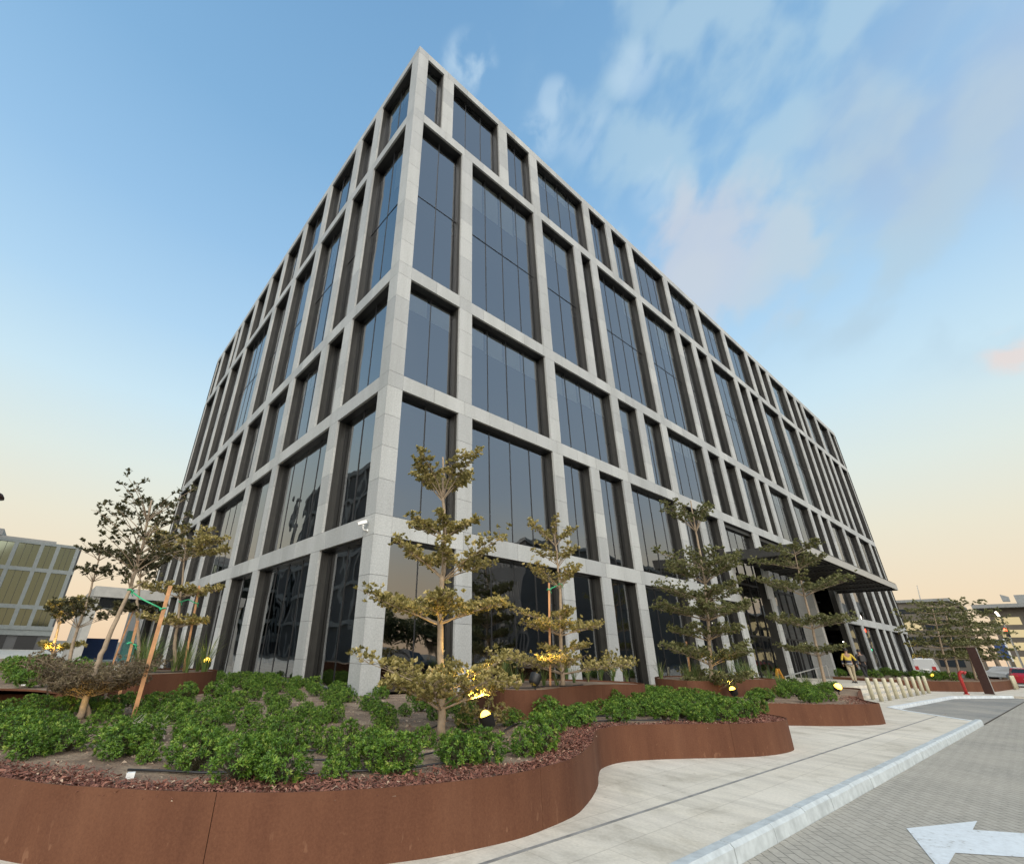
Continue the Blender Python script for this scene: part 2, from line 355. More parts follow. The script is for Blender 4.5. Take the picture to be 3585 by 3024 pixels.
def worn():
    m, t, p = mat('worn_road_paint', (.6, .64, .66), .75)
    a = noise(t, 14, 6, .75, ocoord(t)); b = noise(t, 1.6, 3, .6, ocoord(t))
    k = RAMP(t, MATH(t, 'MULTIPLY_ADD', b, .4, a), [(.50, (.27, .255, .22)), (.58, (.55, .58, .59)), (.8, (.64, .68, .70))]); t.links.new(k, p.inputs['Base Color']); return m
M_ARROW = worn()
M_ASPH = plain('asphalt', (.05, .05, .05), .9, 0, .2, 3)
M_GROUND = plain('ground_dust', (.14, .125, .10), .95, 0, .2, .5)
M_CREAM = plain('cream_paint', (.50, .465, .335), .6)
M_WHITE = plain('white_paint', (.78, .78, .76), .5)
M_RED = plain('red_paint', (.36, .022, .02), .5, 0, .2)
M_PYLON = plain('brown_sign_metal', (.045, .020, .016), .45, .4, .2)
M_BLACK = plain('black_metal', (.02, .02, .02), .5, .2)
M_STEEL = plain('brushed_steel', (.50, .50, .49), .35, .8)
M_YELLOW = plain('yellow_plastic', (.75, .36, .02), .5)
M_CONC = plain('grey_concrete', (.30, .30, .285), .8, 0, .12, 3)
M_CANOPY = plain('canopy_metal', (.050, .050, .048), .45, .4, .2)
M_FASCIA = plain('canopy_fascia', (.40, .39, .36), .5, .2, .1)
M_TAN = plain('tan_cladding', (.17, .145, .115), .8, 0, .2, .3)
M_SLATE = plain('dark_cladding', (.10, .10, .10), .7, 0, .2, .3)
M_BLUE = plain('blue_panel', (.02, .06, .20), .5)
M_TURQ = plain('turquoise_panel', (.20, .55, .50), .5)
def emit(name, col, s):
    m, t, p = mat(name, (.1, .1, .1)); p.inputs['Emission Color'].default_value = tuple(col) + (1,); p.inputs['Emission Strength'].default_value = s; return m
E_LAMP = emit('lamp_glow', (1, .62, .07), 7); E_WHITE = emit('white_glow', (1, .86, .72), 12); E_RED = emit('red_signal', (1, .08, .03), 9)
E_GREEN = emit('green_signal', (.03, 1, .45), 9); E_WIN = emit('lit_window', (1, .78, .38), .6); E_CEIL = emit('ceiling_light', (1, .88, .70), 8)

# ------------------------------------------------------------------ ground
def plane(name, poly, z, m):
    return struct(Geo().sheet(poly, z).build(name, m))
plane('ground', [(-400, -400), (900, -400), (900, 900), (-400, 900)], -.012, M_GROUND)
plane('road', [(-60, -9), (140, -9), (140, 2.4), (-60, 2.4)], 0, M_ROAD)
plane('plaza', [(-9, 10), (6, 10), (6, 140), (-9, 140)], .10, M_PAVE)
plane('car_park', [(-60, -60), (140, -60), (140, -9.1), (-60, -9.1)], .004, M_ASPH)
pv = Geo(); pv.prism([(-60, 2.52), (21.6, 2.52), (23.6, 4.3), (24.6, 5.0), (36.5, 4.75), (41.5, 3.0), (41.5, 2.52), (66, 2.52), (66, 12.0), (-60, 12.0)], -.2, .13)
struct(pv.build('pavement', M_PAVE))
# driveway of grey pavers that cuts into the pavement
plane('driveway', [(21.9, 2.40), (41.3, 2.40), (41.3, 2.95), (36.4, 4.62), (24.7, 4.84), (23.75, 4.15)], .03, M_RAMP)
gk = Geo(); xk = -20.0
while xk < 21.5:
    ln = .9; t_ = random.random()
    z_ = .142 + random.uniform(-.003, .003); y_ = 2.40 + random.uniform(-.004, .004)
    gk.add([(xk, y_, -.05), (xk + ln - .012, y_, -.05), (xk + ln - .012, y_ + .012, z_ - .03), (xk, y_ + .012, z_ - .03), (xk, y_ + .04, z_), (xk + ln - .012, y_ + .04, z_), (xk + ln - .012, 2.53, z_), (xk, 2.53, z_), (xk, 2.53, -.05), (xk + ln - .012, 2.53, -.05)],
           [(0, 1, 2, 3), (3, 2, 5, 4), (4, 5, 6, 7), (0, 3, 4, 7, 8), (1, 9, 6, 5, 2)], t_); xk += ln
struct(gk.build('kerb', M_KERB))
gk = Geo(); gk.prism([(21.7, 2.52), (23.55, 4.2), (24.6, 4.86), (36.4, 4.64), (41.35, 2.9), (41.35, 3.06), (36.45, 4.78), (24.55, 5.0), (23.45, 4.32), (21.55, 2.60)], .0, .137)
struct(gk.build('driveway_kerb', M_PAINT))
gd = Geo(); xk = -20.0
while xk < 24:
    gd.box((xk, 3.360, .09), (xk + .995, 3.398, .1325), random.random()); xk += 1.0
struct(gd.build('drain_slot', plain('drain_cover', (.24, .235, .22), .7, .1, .3, 6)))
AR = [(7.77, 1.75), (6.62, 1.40), (7.22, 1.33), (9.9, -.55), (10.9, -.02), (8.37, 1.31), (8.86, 1.34)]
AR = [gz(*p, 0) for p in [(3174, 2899.5), (3422, 2874), (3406, 2904.6), (3585, 2917)]]
tip = np.array(AR[0]); b1_ = np.array(AR[1]); notch = np.array(AR[2]); far = np.array(AR[3])
low = np.array(gz(3345, 2986, 0)); lowfar = np.array(gz(3585, 3001, 0)); b2_ = tip + (np.array(gz(3274, 3024, 0)) - tip) * 1.22
ext = 5.0; far2 = notch + (far - notch) * ext; lowfar2 = low + (lowfar - low) * ext
arrow = Geo(); P_ = [tip, b2_, low, lowfar2, far2, notch, b1_]
arrow.sheet([tuple(p) for p in P_], .005)
o = arrow.build('road_arrow', M_ARROW); struct(o)

# ------------------------------------------------------------------ office building
CX, CY, LR, LL = 6.399, 11.316, 69.07, 37.4
bld = thing('office_building', 'large six storey grey granite office building with deep irregular grid of dark windows', 'building', (CX, CY, 0))
ROWS = {'E': (.15, 4.48), 'D': (5.07, 9.32), 'C': (9.88, 14.13), 'B': (14.72, 23.70), 'A': (24.28, 28.86)}
BANDS = [(4.48, 5.07), (9.32, 9.88), (14.13, 14.72), (23.70, 24.28), (28.86, 29.38)]
RP = {'A': [1.95, 5.91, 8.5, 13.74, 16.35, 19.0, 24.2, 29.4, 34.6, 39.85, 42.6, 45.3, 50.3, 53.5, 55.85, 60.8, 65.9],
      'B': [3.28, 8.5, 12.09, 13.76, 18.98, 24.22, 26.85, 29.46, 34.6, 37.2, 39.95, 45.05, 50.0, 53.0, 56.0, 58.8, 61.5, 65.2],
      'C': [3.3, 8.53, 13.82, 16.38, 19.0, 24.36, 26.84, 29.5, 32.95, 34.86, 39.92, 45.0, 47.8, 50.6, 55.6, 60.85, 66.2],
      'D': [3.33, 8.57, 11.2, 13.84, 18.98, 21.55, 24.3, 29.45, 45.4, 50.3, 55.4, 58.9, 62.2, 65.8],
      'E': [3.34, 8.57, 11.12, 13.77, 18.5, 21.4, 24.15, 45.3, 50.2, 55.4, 58.2, 61.0, 66.0]}
LP = {'A': [3.86, 6.15, 10.08, 13.98, 17.6, 20.95, 24.45, 28.35, 30.25, 34.8], 'B': [3.87, 6.17, 10.08, 14.02, 17.6, 24.3, 28.5, 32.4],
      'C': [3.87, 6.17, 10.06, 13.93, 17.62, 21.16, 24.6, 28.36, 32.55], 'D': [3.87, 10.06, 14.05, 20.95, 25.0, 28.5, 32.5],
      'E': [3.85, 9.9, 13.9, 17.6, 21.0, 25.0, 28.5, 32.5]}
ENT0, ENT1 = 24.5, 45.0          # two storey entrance on the right face
PW = {'R': .66, 'L': .69}; SD = .10; GD = .34
class Face:                      # local frame: u along the face, d into the building
    def __init__(s, k): s.k = k
    def box(s, g, u0, u1, d0, d1, z0, z1, tone=.5, mat=0):
        if s.k == 'R': g.box((u0, d0, z0), (u1, d1, z1), tone, mat)
        else: g.box((d0, u0, z0), (d1, u1, z1), tone, mat)
stone = Geo()
winspec = []
for k, LEN, PIER in (('R', LR, RP), ('L', LL, LP)):
    F = Face(k); pw = PW[k]; c0 = .578 if k == 'R' else .60
    # bands in blocks, thin open joints with a dark backing
    for bi, (z0, z1) in enumerate(BANDS):
        u = c0 + .0; 
        if k == 'R' and bi == 0:
            F.box(stone, c0, ENT0 - .4, .02, SD - .01, z0 + .01, z1 - .01, .5, 1); F.box(stone, ENT1 + .6, LEN - .5, .02, SD - .01, z0 + .01, z1 - .01, .5, 1)
        else: F.box(stone, c0, LEN - .5, .02, SD - .01, z0 + .01, z1 - .01, .5, 1)
        while u < LEN - .5:
            ln = 1.31 + random.uniform(-.12, .12)
            if u + ln > LEN - 1.0: ln = LEN - .5 - u
            if not (k == 'R' and bi == 0 and u + ln > ENT0 and u < ENT1):
                F.box(stone, u + .006, u + ln - .006, 0, SD, z0 + .004, z1 - .004, random.random())
            u += ln
    for row, (z0, z1) in ROWS.items():
        edges = [(c0, 'c')]
        ps = PIER[row]
        for p in ps:
            a, b = p - pw / 2, p + pw / 2
            F.box(stone, a + .012, b - .012, .02, SD - .01, z0 + .01, z1 - .01, .5, 1)
            n = max(2, round((z1 - z0) / 1.06)); h = (z1 - z0) / n
            for i in range(n): F.box(stone, a, b, 0, SD, z0 + i * h + .005, z0 + (i + 1) * h - .005, random.random())
        ed = [c0] + [v for p in ps for v in (p - pw / 2, p + pw / 2)] + [LEN - .55]
        for i in range(0, len(ed), 2): winspec.append((k, row, ed[i], ed[i + 1], z0, z1))
        # end pier
        F.box(stone, LEN - .55, LEN, 0, SD, z0, z1, .5)
# corner piers (one solid stack, both faces) and the far ends
z = 0.0
hs = []
for row, (z0, z1) in sorted(ROWS.items(), key=lambda a: a[1]):
    n = max(2, round((z1 - z0) / 1.06)); h = (z1 - z0) / n
    hs += [(z0 + i * h, z0 + (i + 1) * h) for i in range(n)]
hs += BANDS; hs.append((0, .15))
for z0, z1 in hs: stone.box((0, 0, z0 + .005), (.578, .60, z1 - .005), random.random())
stone.box((.02, .02, .0), (.56, .58, 29.36), .5, 1)
stone.box((LR - .5, 0, 0), (LR, .17, 29.38), .5); stone.box((0, LL - .5, 0), (.17, LL, 29.38), .5)
for zb0, zb1 in BANDS:
    pass
# plinth, parapet top, closing walls at the back
stone.box((.6, .03, 0), (ENT0 - .4, SD, .14), .4); stone.box((ENT1 + .7, .03, 0), (LR - .5, SD, .14), .4); stone.box((.03, .62, 0), (SD, LL - .5, .14), .4)
stone.box((.6, .165, 29.0), (LR, .5, 29.37), .5); stone.box((.165, .6, 29.0), (.5, LL, 29.37), .5)
stone.box((LR - .3, .18, 0), (LR - .01, LL, 29.3), .5); stone.box((.18, LL - .3, 0), (LR - .3, LL - .01, 29.3), .5)
stone.build('stone_grid', [M_STONE, M_BACK], bld)
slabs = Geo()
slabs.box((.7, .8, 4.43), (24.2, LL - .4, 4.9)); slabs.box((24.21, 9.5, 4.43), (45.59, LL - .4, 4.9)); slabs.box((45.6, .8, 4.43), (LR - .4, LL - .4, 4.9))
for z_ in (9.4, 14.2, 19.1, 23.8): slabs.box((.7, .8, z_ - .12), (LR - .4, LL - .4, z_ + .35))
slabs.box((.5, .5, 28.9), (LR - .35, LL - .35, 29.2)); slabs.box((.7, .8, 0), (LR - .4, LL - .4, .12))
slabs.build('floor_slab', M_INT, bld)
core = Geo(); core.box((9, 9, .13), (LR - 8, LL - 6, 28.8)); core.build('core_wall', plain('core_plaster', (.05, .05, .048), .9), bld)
cols = Geo()
for u in np.arange(8.5, 66, 10.4):
    for z0, z1 in ((.13, 4.42), (4.92, 9.26), (9.77, 14.05), (14.57, 18.96), (19.47, 23.66), (24.17, 28.88)): cols.box((u, 3.2, z0), (u + .7, 3.9, z1))
for u in np.arange(10.0, 36, 8.0):
    for z0, z1 in ((.13, 4.42), (4.92, 9.26), (9.77, 14.05), (14.57, 18.96), (19.47, 23.66), (24.17, 28.88)): cols.box((3.2, u, z0), (3.9, u + .7, z1))
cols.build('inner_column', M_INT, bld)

def window_at(k, row, u0, u1, z0, z1, stuff=None):
    F = Face(k); w_ = u1 - u0
    g = stuff[0] if stuff else Geo(); f = stuff[1] if stuff else Geo()
    # lining: dark bronze jambs and sill, head in frame colour, stepped back from the stone
    e = .035
    F.box(f, u0 - .02, u0 + e, SD - .01, GD + .02, z0, z1, .4); F.box(f, u1 - e, u1 + .02, SD - .01, GD + .02, z0, z1, .6)
    F.box(f, u0 + e, u1 - e, SD - .01, GD + .02, z1 - e, z1 + .01, .3, 1); F.box(f, u0 + e, u1 - e, SD - .01, GD + .02, z0 - .01, z0 + e, .7)  # head takes the dark frame colour, soffit shade painted in against ground bounce
    F.box(f, u0 + e, u0 + e + .02, SD + .06, SD + .10, z0 + e, z1 - e); F.box(f, u1 - e - .02, u1 - e, SD + .06, SD + .10, z0 + e, z1 - e)
    n = max(1, round(w_ / 1.27)); pw = (w_ - 2 * e) / n
    cuts = [z0 + e, z1 - e] if row != 'B' else [z0 + e, 19.2, z1 - e]
    for i in range(n):
        a = u0 + e + i * pw; b = a + pw
        for za, zb in zip(cuts[:-1], cuts[1:]):
            # every pane sits a hair out of true, as glazing does
            tx = random.uniform(-.0035, .0035); tz = random.uniform(-.003, .003)
            q = [(a, za, -tx - tz), (b, za, tx - tz), (b, zb, tx + tz), (a, zb, -tx + tz)]
            vv = [((u, GD + d, z) if k == 'R' else (GD + d, u, z)) for u, z, d in q]
            g.add(vv, [(0, 1, 2, 3)] if k == 'R' else [(3, 2, 1, 0)])
        if i: F.box(f, a - .013, a + .013, GD - .02, GD + .05, z0 + e, z1 - e, .2, 1)
    if row == 'B': F.box(f, u0 + e, u1 - e, GD - .02, GD + .05, 19.185, 19.215, .2, 1)
    if stuff: return None
    wo_ = g.build('window', M_GLASS, bld); f.build('window_frame', [M_BRONZE, M_DARKFR], wo_)
    return wo_
keep, rest = [], []
for s in winspec:
    k, row, u0, u1, z0, z1 = s
    if k == 'R' and row == 'E' and u1 > ENT0 - .5 and u0 < ENT1: 
        if u0 > ENT0 - .8: continue
    if k == 'R' and row == 'D' and u0 > 24 and u0 < 45:
        if u0 < 25: s = (k, row, u0, u1, 7.32, z1)
        else: continue
    dist = math.hypot(CX + (u0 if k == 'R' else 0), CY + (u0 if k == 'L' else 0))
    size = (s[3] - s[2]) * (s[5] - s[4]) / dist ** 2 * (1 if k == 'R' else .6)
    keep.append((size, s))
keep.sort(key=lambda a: -a[0])
rb = random.Random(5)
for i, (_, s) in enumerate(keep):
    if i < 100:
        o = window_at(*s); k, row, u0, u1, z0, z1 = s
        if row in 'BC' and k == 'R' and u0 < 26 or (row in 'ABC' and rb.random() < .35):
            g = Geo(); F = Face(k); n = max(1, round((u1 - u0) / 1.27)); pw = (u1 - u0 - .1) / n; dr = rb.uniform(.7, 1.0) if row != 'B' else rb.uniform(1.2, 2.6)
            for j in range(n):
                if row == 'B' and rb.random() < .35: continue
                a = u0 + .05 + j * pw; d = dr * rb.choice((1, 1, 1, .9))
                F.box(g, a + .06, a + pw - .06, GD + .16, GD + .165, z1 - .25 - d, z1 - .08, rb.random())
            if g.n: g.build('roller_blind', M_BLIND, o)
    else: rest.append(s)
if rest:
    g, f = Geo(), Geo()
    for s in rest: window_at(*s, stuff=(g, f))
    o = g.build('window', M_GLASS, bld); o['kind'] = 'stuff'; f.build('window_frame', [M_BRONZE, M_DARKFR], o)
# entrance: portal columns, recessed glass front, doors, ceiling
for p, wd, d0, d1, dm in ((24.25, .62, 0, .12, .5), (29.8, .62, 0, .12, .6), (38.9, .50, .1, 1.3, 0), (45.3, .62, 0, .12, .5)):
    n = 9; h = 9.17 / n; col = Geo()
    for i in range(n): col.box((p - wd / 2, d0 + .003, .15 + i * h + .005), (p + wd / 2, d1, .15 + (i + 1) * h - .005), random.random())
    if dm: col.box((p - wd / 2 + .02, d1 + .002, .15), (p + wd / 2 - .02, dm, 9.3), .5, 1)
    col.build('entrance_column', [M_STONE, M_BRONZE], bld)
eg, ef = Geo(), Geo()
for i in range(15):
    a = 24.6 + i * 1.36; b = a + 1.36
    for za, zb in ((.15, 2.9), (2.9, 6.1), (6.1, 9.3)):
        tx = random.uniform(-.003, .003); eg.add([(a, 1.35 - tx, za), (b, 1.35 + tx, za), (b, 1.35 + tx, zb), (a, 1.35 - tx, zb)], [(0, 1, 2, 3)])
    ef.box((a - .03, 1.30, .15), (a + .03, 1.42, 9.3))
for za in (2.9, 6.1): ef.box((24.6, 1.29, za - .05), (45, 1.43, za + .05))
for a in (33.4, 34.76, 36.1): ef.box((a - .05, 1.27, .15), (a + .05, 1.44, 2.85)); ef.box((a + .12, 1.20, .9), (a + .15, 1.24, 2.0))
o = eg.build('entrance_glazing', M_GLASS, bld); ef.build('window_frame', M_DARKFR, o)
so = Geo(); so.box((24.58, .18, 9.05), (45, 1.33, 9.30)); so.box((24.58, .17, .14), (24.7, 1.3, 9.0)); so.build('entrance_soffit', M_BRONZE, bld)
lb = Geo()
for u, d, z_ in ((27.5, 3.0, 3.6), (28.6, 4.6, 3.55), (31, 4, 3.7), (36, 5, 3.6), (47, 3, 3.7), (48, 4, 3.0), (56, 3, 3.3)):
    lb.tube([(u, d, z_), (u, d, z_ + .06)], .13, 10)
lb.build('ceiling_light', E_CEIL, bld)
cn = Geo(); U0, U1, CDP = 23.9, 45.6, 3.87
cn.box((U0, -CDP + .02, 6.78), (U0 + .22, -.01, 7.24), .4); cn.box((U1 - .22, -CDP + .02, 6.78), (U1, -.01, 7.24), .4)
cn.box((U0, -CDP, 7.242), (U1, -.01, 7.30), .4)
cn.box((U0 + .24, -CDP + .25, 7.1), (U1 - .24, -.05, 7.2), .2)
y_ = -CDP + .3
while y_ < -.1: cn.box((U0 + .24, y_, 6.86), (U1 - .24, y_ + .05, 7.06), .3); y_ += .21
for u in np.arange(U0 + 2.6, U1, 2.7): cn.box((u, -CDP + .24, 6.80), (u + .16, -.05, 6.99), .3)
can = cn.build('entrance_canopy', M_CANOPY, bld)
fa = Geo(); fa.box((U0 - .02, -CDP - .03, 6.80), (U1 + .02, -CDP + .018, 7.22), .5); fa.build('fascia', M_FASCIA, can)
# side portal canopy on the left face
pc = Geo(); Y0 = 28.2; ztop = 4.86
XW = -4.45
pc.box((XW, Y0, 4.22), (-.01, Y0 + .5, ztop)); pc.box((XW, Y0 + .502, 4.3), (XW + .35, Y0 + 16, ztop)); pc.box((XW, Y0 + 16, 4.22), (-.01, Y0 + 16.4, ztop))
pc.box((XW + .01, Y0 + .3, 0), (XW + .45, Y0 + 16.3, 4.21)); [pc.box((XW - .02, Y0 + .9 + 1.5 * q_, 0), (XW + .005, Y0 + 1.0 + 1.5 * q_, 4.2)) for q_ in range(10)]; pc.box((XW + .1, Y0 + .6, 4.80), (-.02, Y0 + 4.2, 4.85))
sp_ = pc.build('side_canopy', M_CONC, bld)
sl = Geo(); y_ = Y0 + .6
while y_ < Y0 + 15.8: sl.box((XW + .36, y_, 4.32), (-.02, y_ + .09, 4.6)); y_ += .34
sl.build('canopy_slats', M_BLACK, sp_)

# ------------------------------------------------------------------ planters of weathered steel
front_base = [(-7.5, 12.6), (-6.6, 9.8), (-3.6, 8.6), (-1.2, 7.2), (-.1, 5.95), (.36, 5.30), (.72, 4.93), (1.05, 4.62), (1.44, 4.32), (1.85, 4.06), (2.33, 3.86), (2.96, 3.68), (3.65, 3.59), (4.1, 3.61), (4.68, 3.70), (5.1, 3.86), (5.52, 4.06), (5.92, 4.28),
              (6.32, 4.55), (6.80, 4.81), (7.42, 4.88), (8.0, 4.72), (8.6, 4.46), (9.28, 4.12), (9.9, 3.88), (10.53, 3.76), (11.15, 3.78), (11.6, 4.0), (11.95, 4.5), (12.6, 5.1), (13.6, 5.55)]
fp = spline(front_base, 5)
second_base = [(13.6, 5.55), (14.3, 5.42), (14.95, 5.06), (15.8, 4.50), (16.6, 4.12), (17.4, 3.86), (18.1, 3.80), (18.6, 4.1), (19.6, 4.55), (21.5, 5.0), (24, 5.55), (26.2, 5.95), (27.0, 6.3), (27.15, 7.2), (27.0, 8.6)]
sp2 = spline(second_base, 5)
def wall_panels(name_parent, path, z0, z1, cuts, th=.012, mat_=None):
    """plates of a curved steel wall between seams; path goes with the planted side on its left"""
    cum = np.concatenate([[0], np.cumsum([np.linalg.norm(path[i + 1] - path[i]) for i in range(len(path) - 1)])])
    tot = cum[-1]
    def pt(s):
        s = max(0, min(tot, s)); i = min(len(path) - 2, int(np.searchsorted(cum, s, 'right') - 1)); t = (s - cum[i]) / max(1e-9, cum[i + 1] - cum[i])
        return path[i] + (path[i + 1] - path[i]) * t
    ss = [0] + [c for c in cuts if 0 < c < tot] + [tot]
    for a, b in zip(ss[:-1], ss[1:]):
        a += .0028; b -= .0028; n = max(2, int((b - a) / .09)); g = Geo(); vs = []
        for i in range(n + 1):
            s = a + (b - a) * i / n; p = pt(s); q = pt(min(tot, s + .03)) - pt(max(0, s - .03)); q /= np.linalg.norm(q); nn = np.array([-q[1], q[0]])
            for d, z_ in ((0, z0), (0, z1), (th, z1), (th, z0)): vs.append((*(p + nn * d), z_))
        fs = []
        for i in range(n):
            for k in range(4): fs.append((i * 4 + k, i * 4 + (k + 1) % 4, (i + 1) * 4 + (k + 1) % 4, (i + 1) * 4 + k))
        fs += [(0, 1, 2, 3), (n * 4 + 3, n * 4 + 2, n * 4 + 1, n * 4)]
        g.add(vs, fs); o = g.build('steel_panel', M_CORTEN, name_parent, smooth=False)
        for pl in o.data.polygons: pl.use_smooth = False
def arc_at(path, px, py, z):
    q = np.array(gz(px, py, z)); cum = 0; best = (9e9, 0)
    for i in range(len(path)):
        if i: cum += np.linalg.norm(path[i] - path[i - 1])
        d = np.linalg.norm(path[i] - q)
        if d < best[0]: best = (d, cum)
    return best[1]
pl1 = thing('front_planter', 'long wavy rust brown steel planter nearest the camera, full of green shrubs', 'planter', (0, 0, 0))
cuts1 = [arc_at(fp, *q) for q in ((740, 3010, .12), (1896, 2910, .12), (2107, 2692, .12), (2575, 2656, .12))]
c_ = sorted(cuts1); c_ = [c_[0] - 2.9, c_[0] - 5.8] + c_ ; wall_panels(pl1, fp, -.02, .60, sorted(c_))
pl2 = thing('second_planter', 'rust brown steel planter with blunt end beside the cream bollards', 'planter', (0, 0, 0))
wall_panels(pl2, sp2, -.02, .60, [3.9, 8.5, 12.0])
FX = CX - .02; FY = CY - .02
bed1 = [tuple(p) for p in fp] + [(13.6, FY), (FX + .0, FY), (FX, 19), (-3, 19), (-7.5, 16)]
bed2 = [tuple(p) for p in sp2] + [(27.0, FY - 1.2), (24.0, FY), (13.6, FY)]
def inset(path, d):
    out = []
    for i, p in enumerate(path):
        q = path[min(i + 1, len(path) - 1)] - path[max(i - 1, 0)]; q = q / np.linalg.norm(q); out.append(p + np.array([-q[1], q[0]]) * d)
    return out
def soil_bed(name, poly, z, parent):
    """undulating soil: a fine grid cut to the outline"""
    bm = bmesh.new(); xs = [p[0] for p in poly]; ys = [p[1] for p in poly]
    f = bm.faces.new([bm.verts.new((x, y, z)) for x, y in poly]); bmesh.ops.triangulate(bm, faces=[f])
    me = bpy.data.meshes.new(name); bm.to_mesh(me); bm.free(); me.materials.append(M_SOIL)
    o = bpy.data.objects.new(name, me); COL.objects.link(o); o.parent = parent; return o
soil_bed('soil', bed1, .545, pl1); soil_bed('soil', bed2, .545, pl2)
# round raised planters
def round_planter(label, outline, z0, z1):
    t = thing('round_planter', label, 'planter'); path = spline(outline, 6, True); path.append(path[0])
    L_ = sum(np.linalg.norm(path[i + 1] - path[i]) for i in range(len(path) - 1)); wall_panels(t, path, z0, z1, [L_ * .3, L_ * .72])
    soil_bed('soil', [tuple(p) for p in path[:-1]], z1 - .035, t); return path[:-1]
RPC = round_planter('raised rounded rust steel planter of grasses behind the centre tree', [(6.62, 6.9), (6.72, 6.4), (7.3, 6.28), (8.4, 6.6), (9.9, 6.86), (10.9, 6.6), (11.5, 6.75), (11.7, 7.4), (10.8, 8.5), (9.0, 8.9), (7.4, 8.4)], .5, 1.0)
RPL = round_planter('small raised round steel planter with stakes and grass on the left', [(1.62, 12.1), (2.1, 12.2), (2.9, 12.68), (3.5, 13.35), (3.75, 14.1), (3.2, 14.9), (2.2, 14.7), (1.5, 13.5)], .5, 1.0)
RPR = round_planter('raised steel planter near the entrance canopy, behind the third tree', [(14.3, 7.1), (15.2, 6.75), (17, 6.85), (19, 6.6), (19.75, 6.9), (19.5, 8.2), (17, 9.0), (14.8, 8.3)], .5, 1.0)
# low curved planter at the far left
pl3 = thing('left_planter', 'low curved rust steel planter at the left edge, sandy top', 'planter')
lp_ = [np.array(p) for p in spline([(-4.0, 12.0), (-2.4, 11.95), (-.9, 12.3), (0.1, 11.75), (.6, 10.85), (1.0, 10.9), (1.3, 12.5), (.9, 16), (.2, 20)], 5)]
wall_panels(pl3, lp_, .4, .80, [3.1, 6.0]); soil_bed('soil', [tuple(p) for p in lp_] + [(-4, 20)], .77, pl3)
pl4 = thing('plaza_planter', 'short rust steel planter end on the pale plaza at far left', 'planter')
l4 = [np.array(p) for p in spline([(-2.5, 19.3), (-.5, 19.2), (.0, 20.2), (.15, 21.5), (.4, 24), (1, 28)], 5)]
wall_panels(pl4, l4, .0, .86, [2.0, 4.0]); soil_bed('soil', [tuple(p) for p in l4] + [(-2.5, 28)], .82, pl4)
# hedge planter beyond the entrance
pl5 = thing('hedge_planter', 'long low rust steel planter with a hedge behind the red standpipe', 'planter')
l5 = [np.array(p) for p in spline([(40.6, 10.5), (40.7, 7.4), (41.4, 6.1), (43.0, 5.2), (46.2, 4.0), (50, 3.75), (56.8, 3.5), (57.3, 4.2), (57.4, 7)], 5)]
wall_panels(pl5, l5, .1, .66, [4.5, 9, 14]); soil_bed('soil', [tuple(p) for p in l5] + [(57.4, FY), (40.6, FY)], .62, pl5)

# entrance terrace and steps
te = Geo(); te.prism([(27.05, 8.0), (28.2, 7.35), (40.5, 7.35), (40.5, FY + 1.2), (27.05, FY + 1.2)], .12, .52)
struct(te.build('terrace', M_PAVE))
for i, (y0, zt) in enumerate(((6.45, .26), (6.90, .39))):
    g = Geo(); g.box((28.2, y0, .125), (40.3, 7.345, zt - .001 * i)) if i == 0 else g.box((28.2, y0, .262), (40.3, 7.345, zt))
    struct(g.build('step', M_PAVE))

# ------------------------------------------------------------------ mulch chips along the rims (uncountable)
def chips(name, path, n, dmax, z, label):
    cum = np.concatenate([[0], np.cumsum([np.linalg.norm(path[i + 1] - path[i]) for i in range(len(path) - 1)])])
    s = RNG.uniform(0, cum[-1], n); d = .015 + dmax * RNG.beta(1.0, 1.9, n)
    d *= (1 + .45 * np.sin(s * 2.3) * np.sin(s * .9 + 1))
    P = np.array(path); x = np.interp(s, cum, P[:, 0]); y = np.interp(s, cum, P[:, 1])
    x2 = np.interp(s + .05, cum, P[:, 0]); y2 = np.interp(s + .05, cum, P[:, 1]); q = np.stack([x2 - x, y2 - y], 1); q /= np.linalg.norm(q, axis=1)[:, None] + 1e-9
    c = np.stack([x - q[:, 1] * d, y + q[:, 0] * d, z + RNG.uniform(.0, .035, n)], 1)
    a = RNG.uniform(0, 2 * pi, n); tl = RNG.normal(0, .35, n); ln = RNG.uniform(.007, .028, n); wd = RNG.uniform(.003, .009, n)
    u = np.stack([np.cos(a) * np.cos(tl), np.sin(a) * np.cos(tl), np.sin(tl)], 1); v = np.stack([-np.sin(a), np.cos(a), RNG.normal(0, .4, n)], 1)
    q4 = np.stack([c - u * ln[:, None] - v * wd[:, None], c + u * ln[:, None] - v * wd[:, None] * .6, c + u * ln[:, None] + v * wd[:, None] * .8, c - u * ln[:, None] + v * wd[:, None]], 1)
    g = Geo(); g.quads(q4, np.clip(RNG.normal(.5, .24, n), 0, 1)); o = g.build(name, M_MULCH); return tag(o, label, 'mulch', None, 'stuff')
chips('bark_mulch', fp[14:], 38000, .66, .552, 'reddish bark mulch strewn along the front planter rim')
chips('bark_mulch', sp2[:45], 3500, .6, .552, 'reddish bark mulch along the second planter rim')
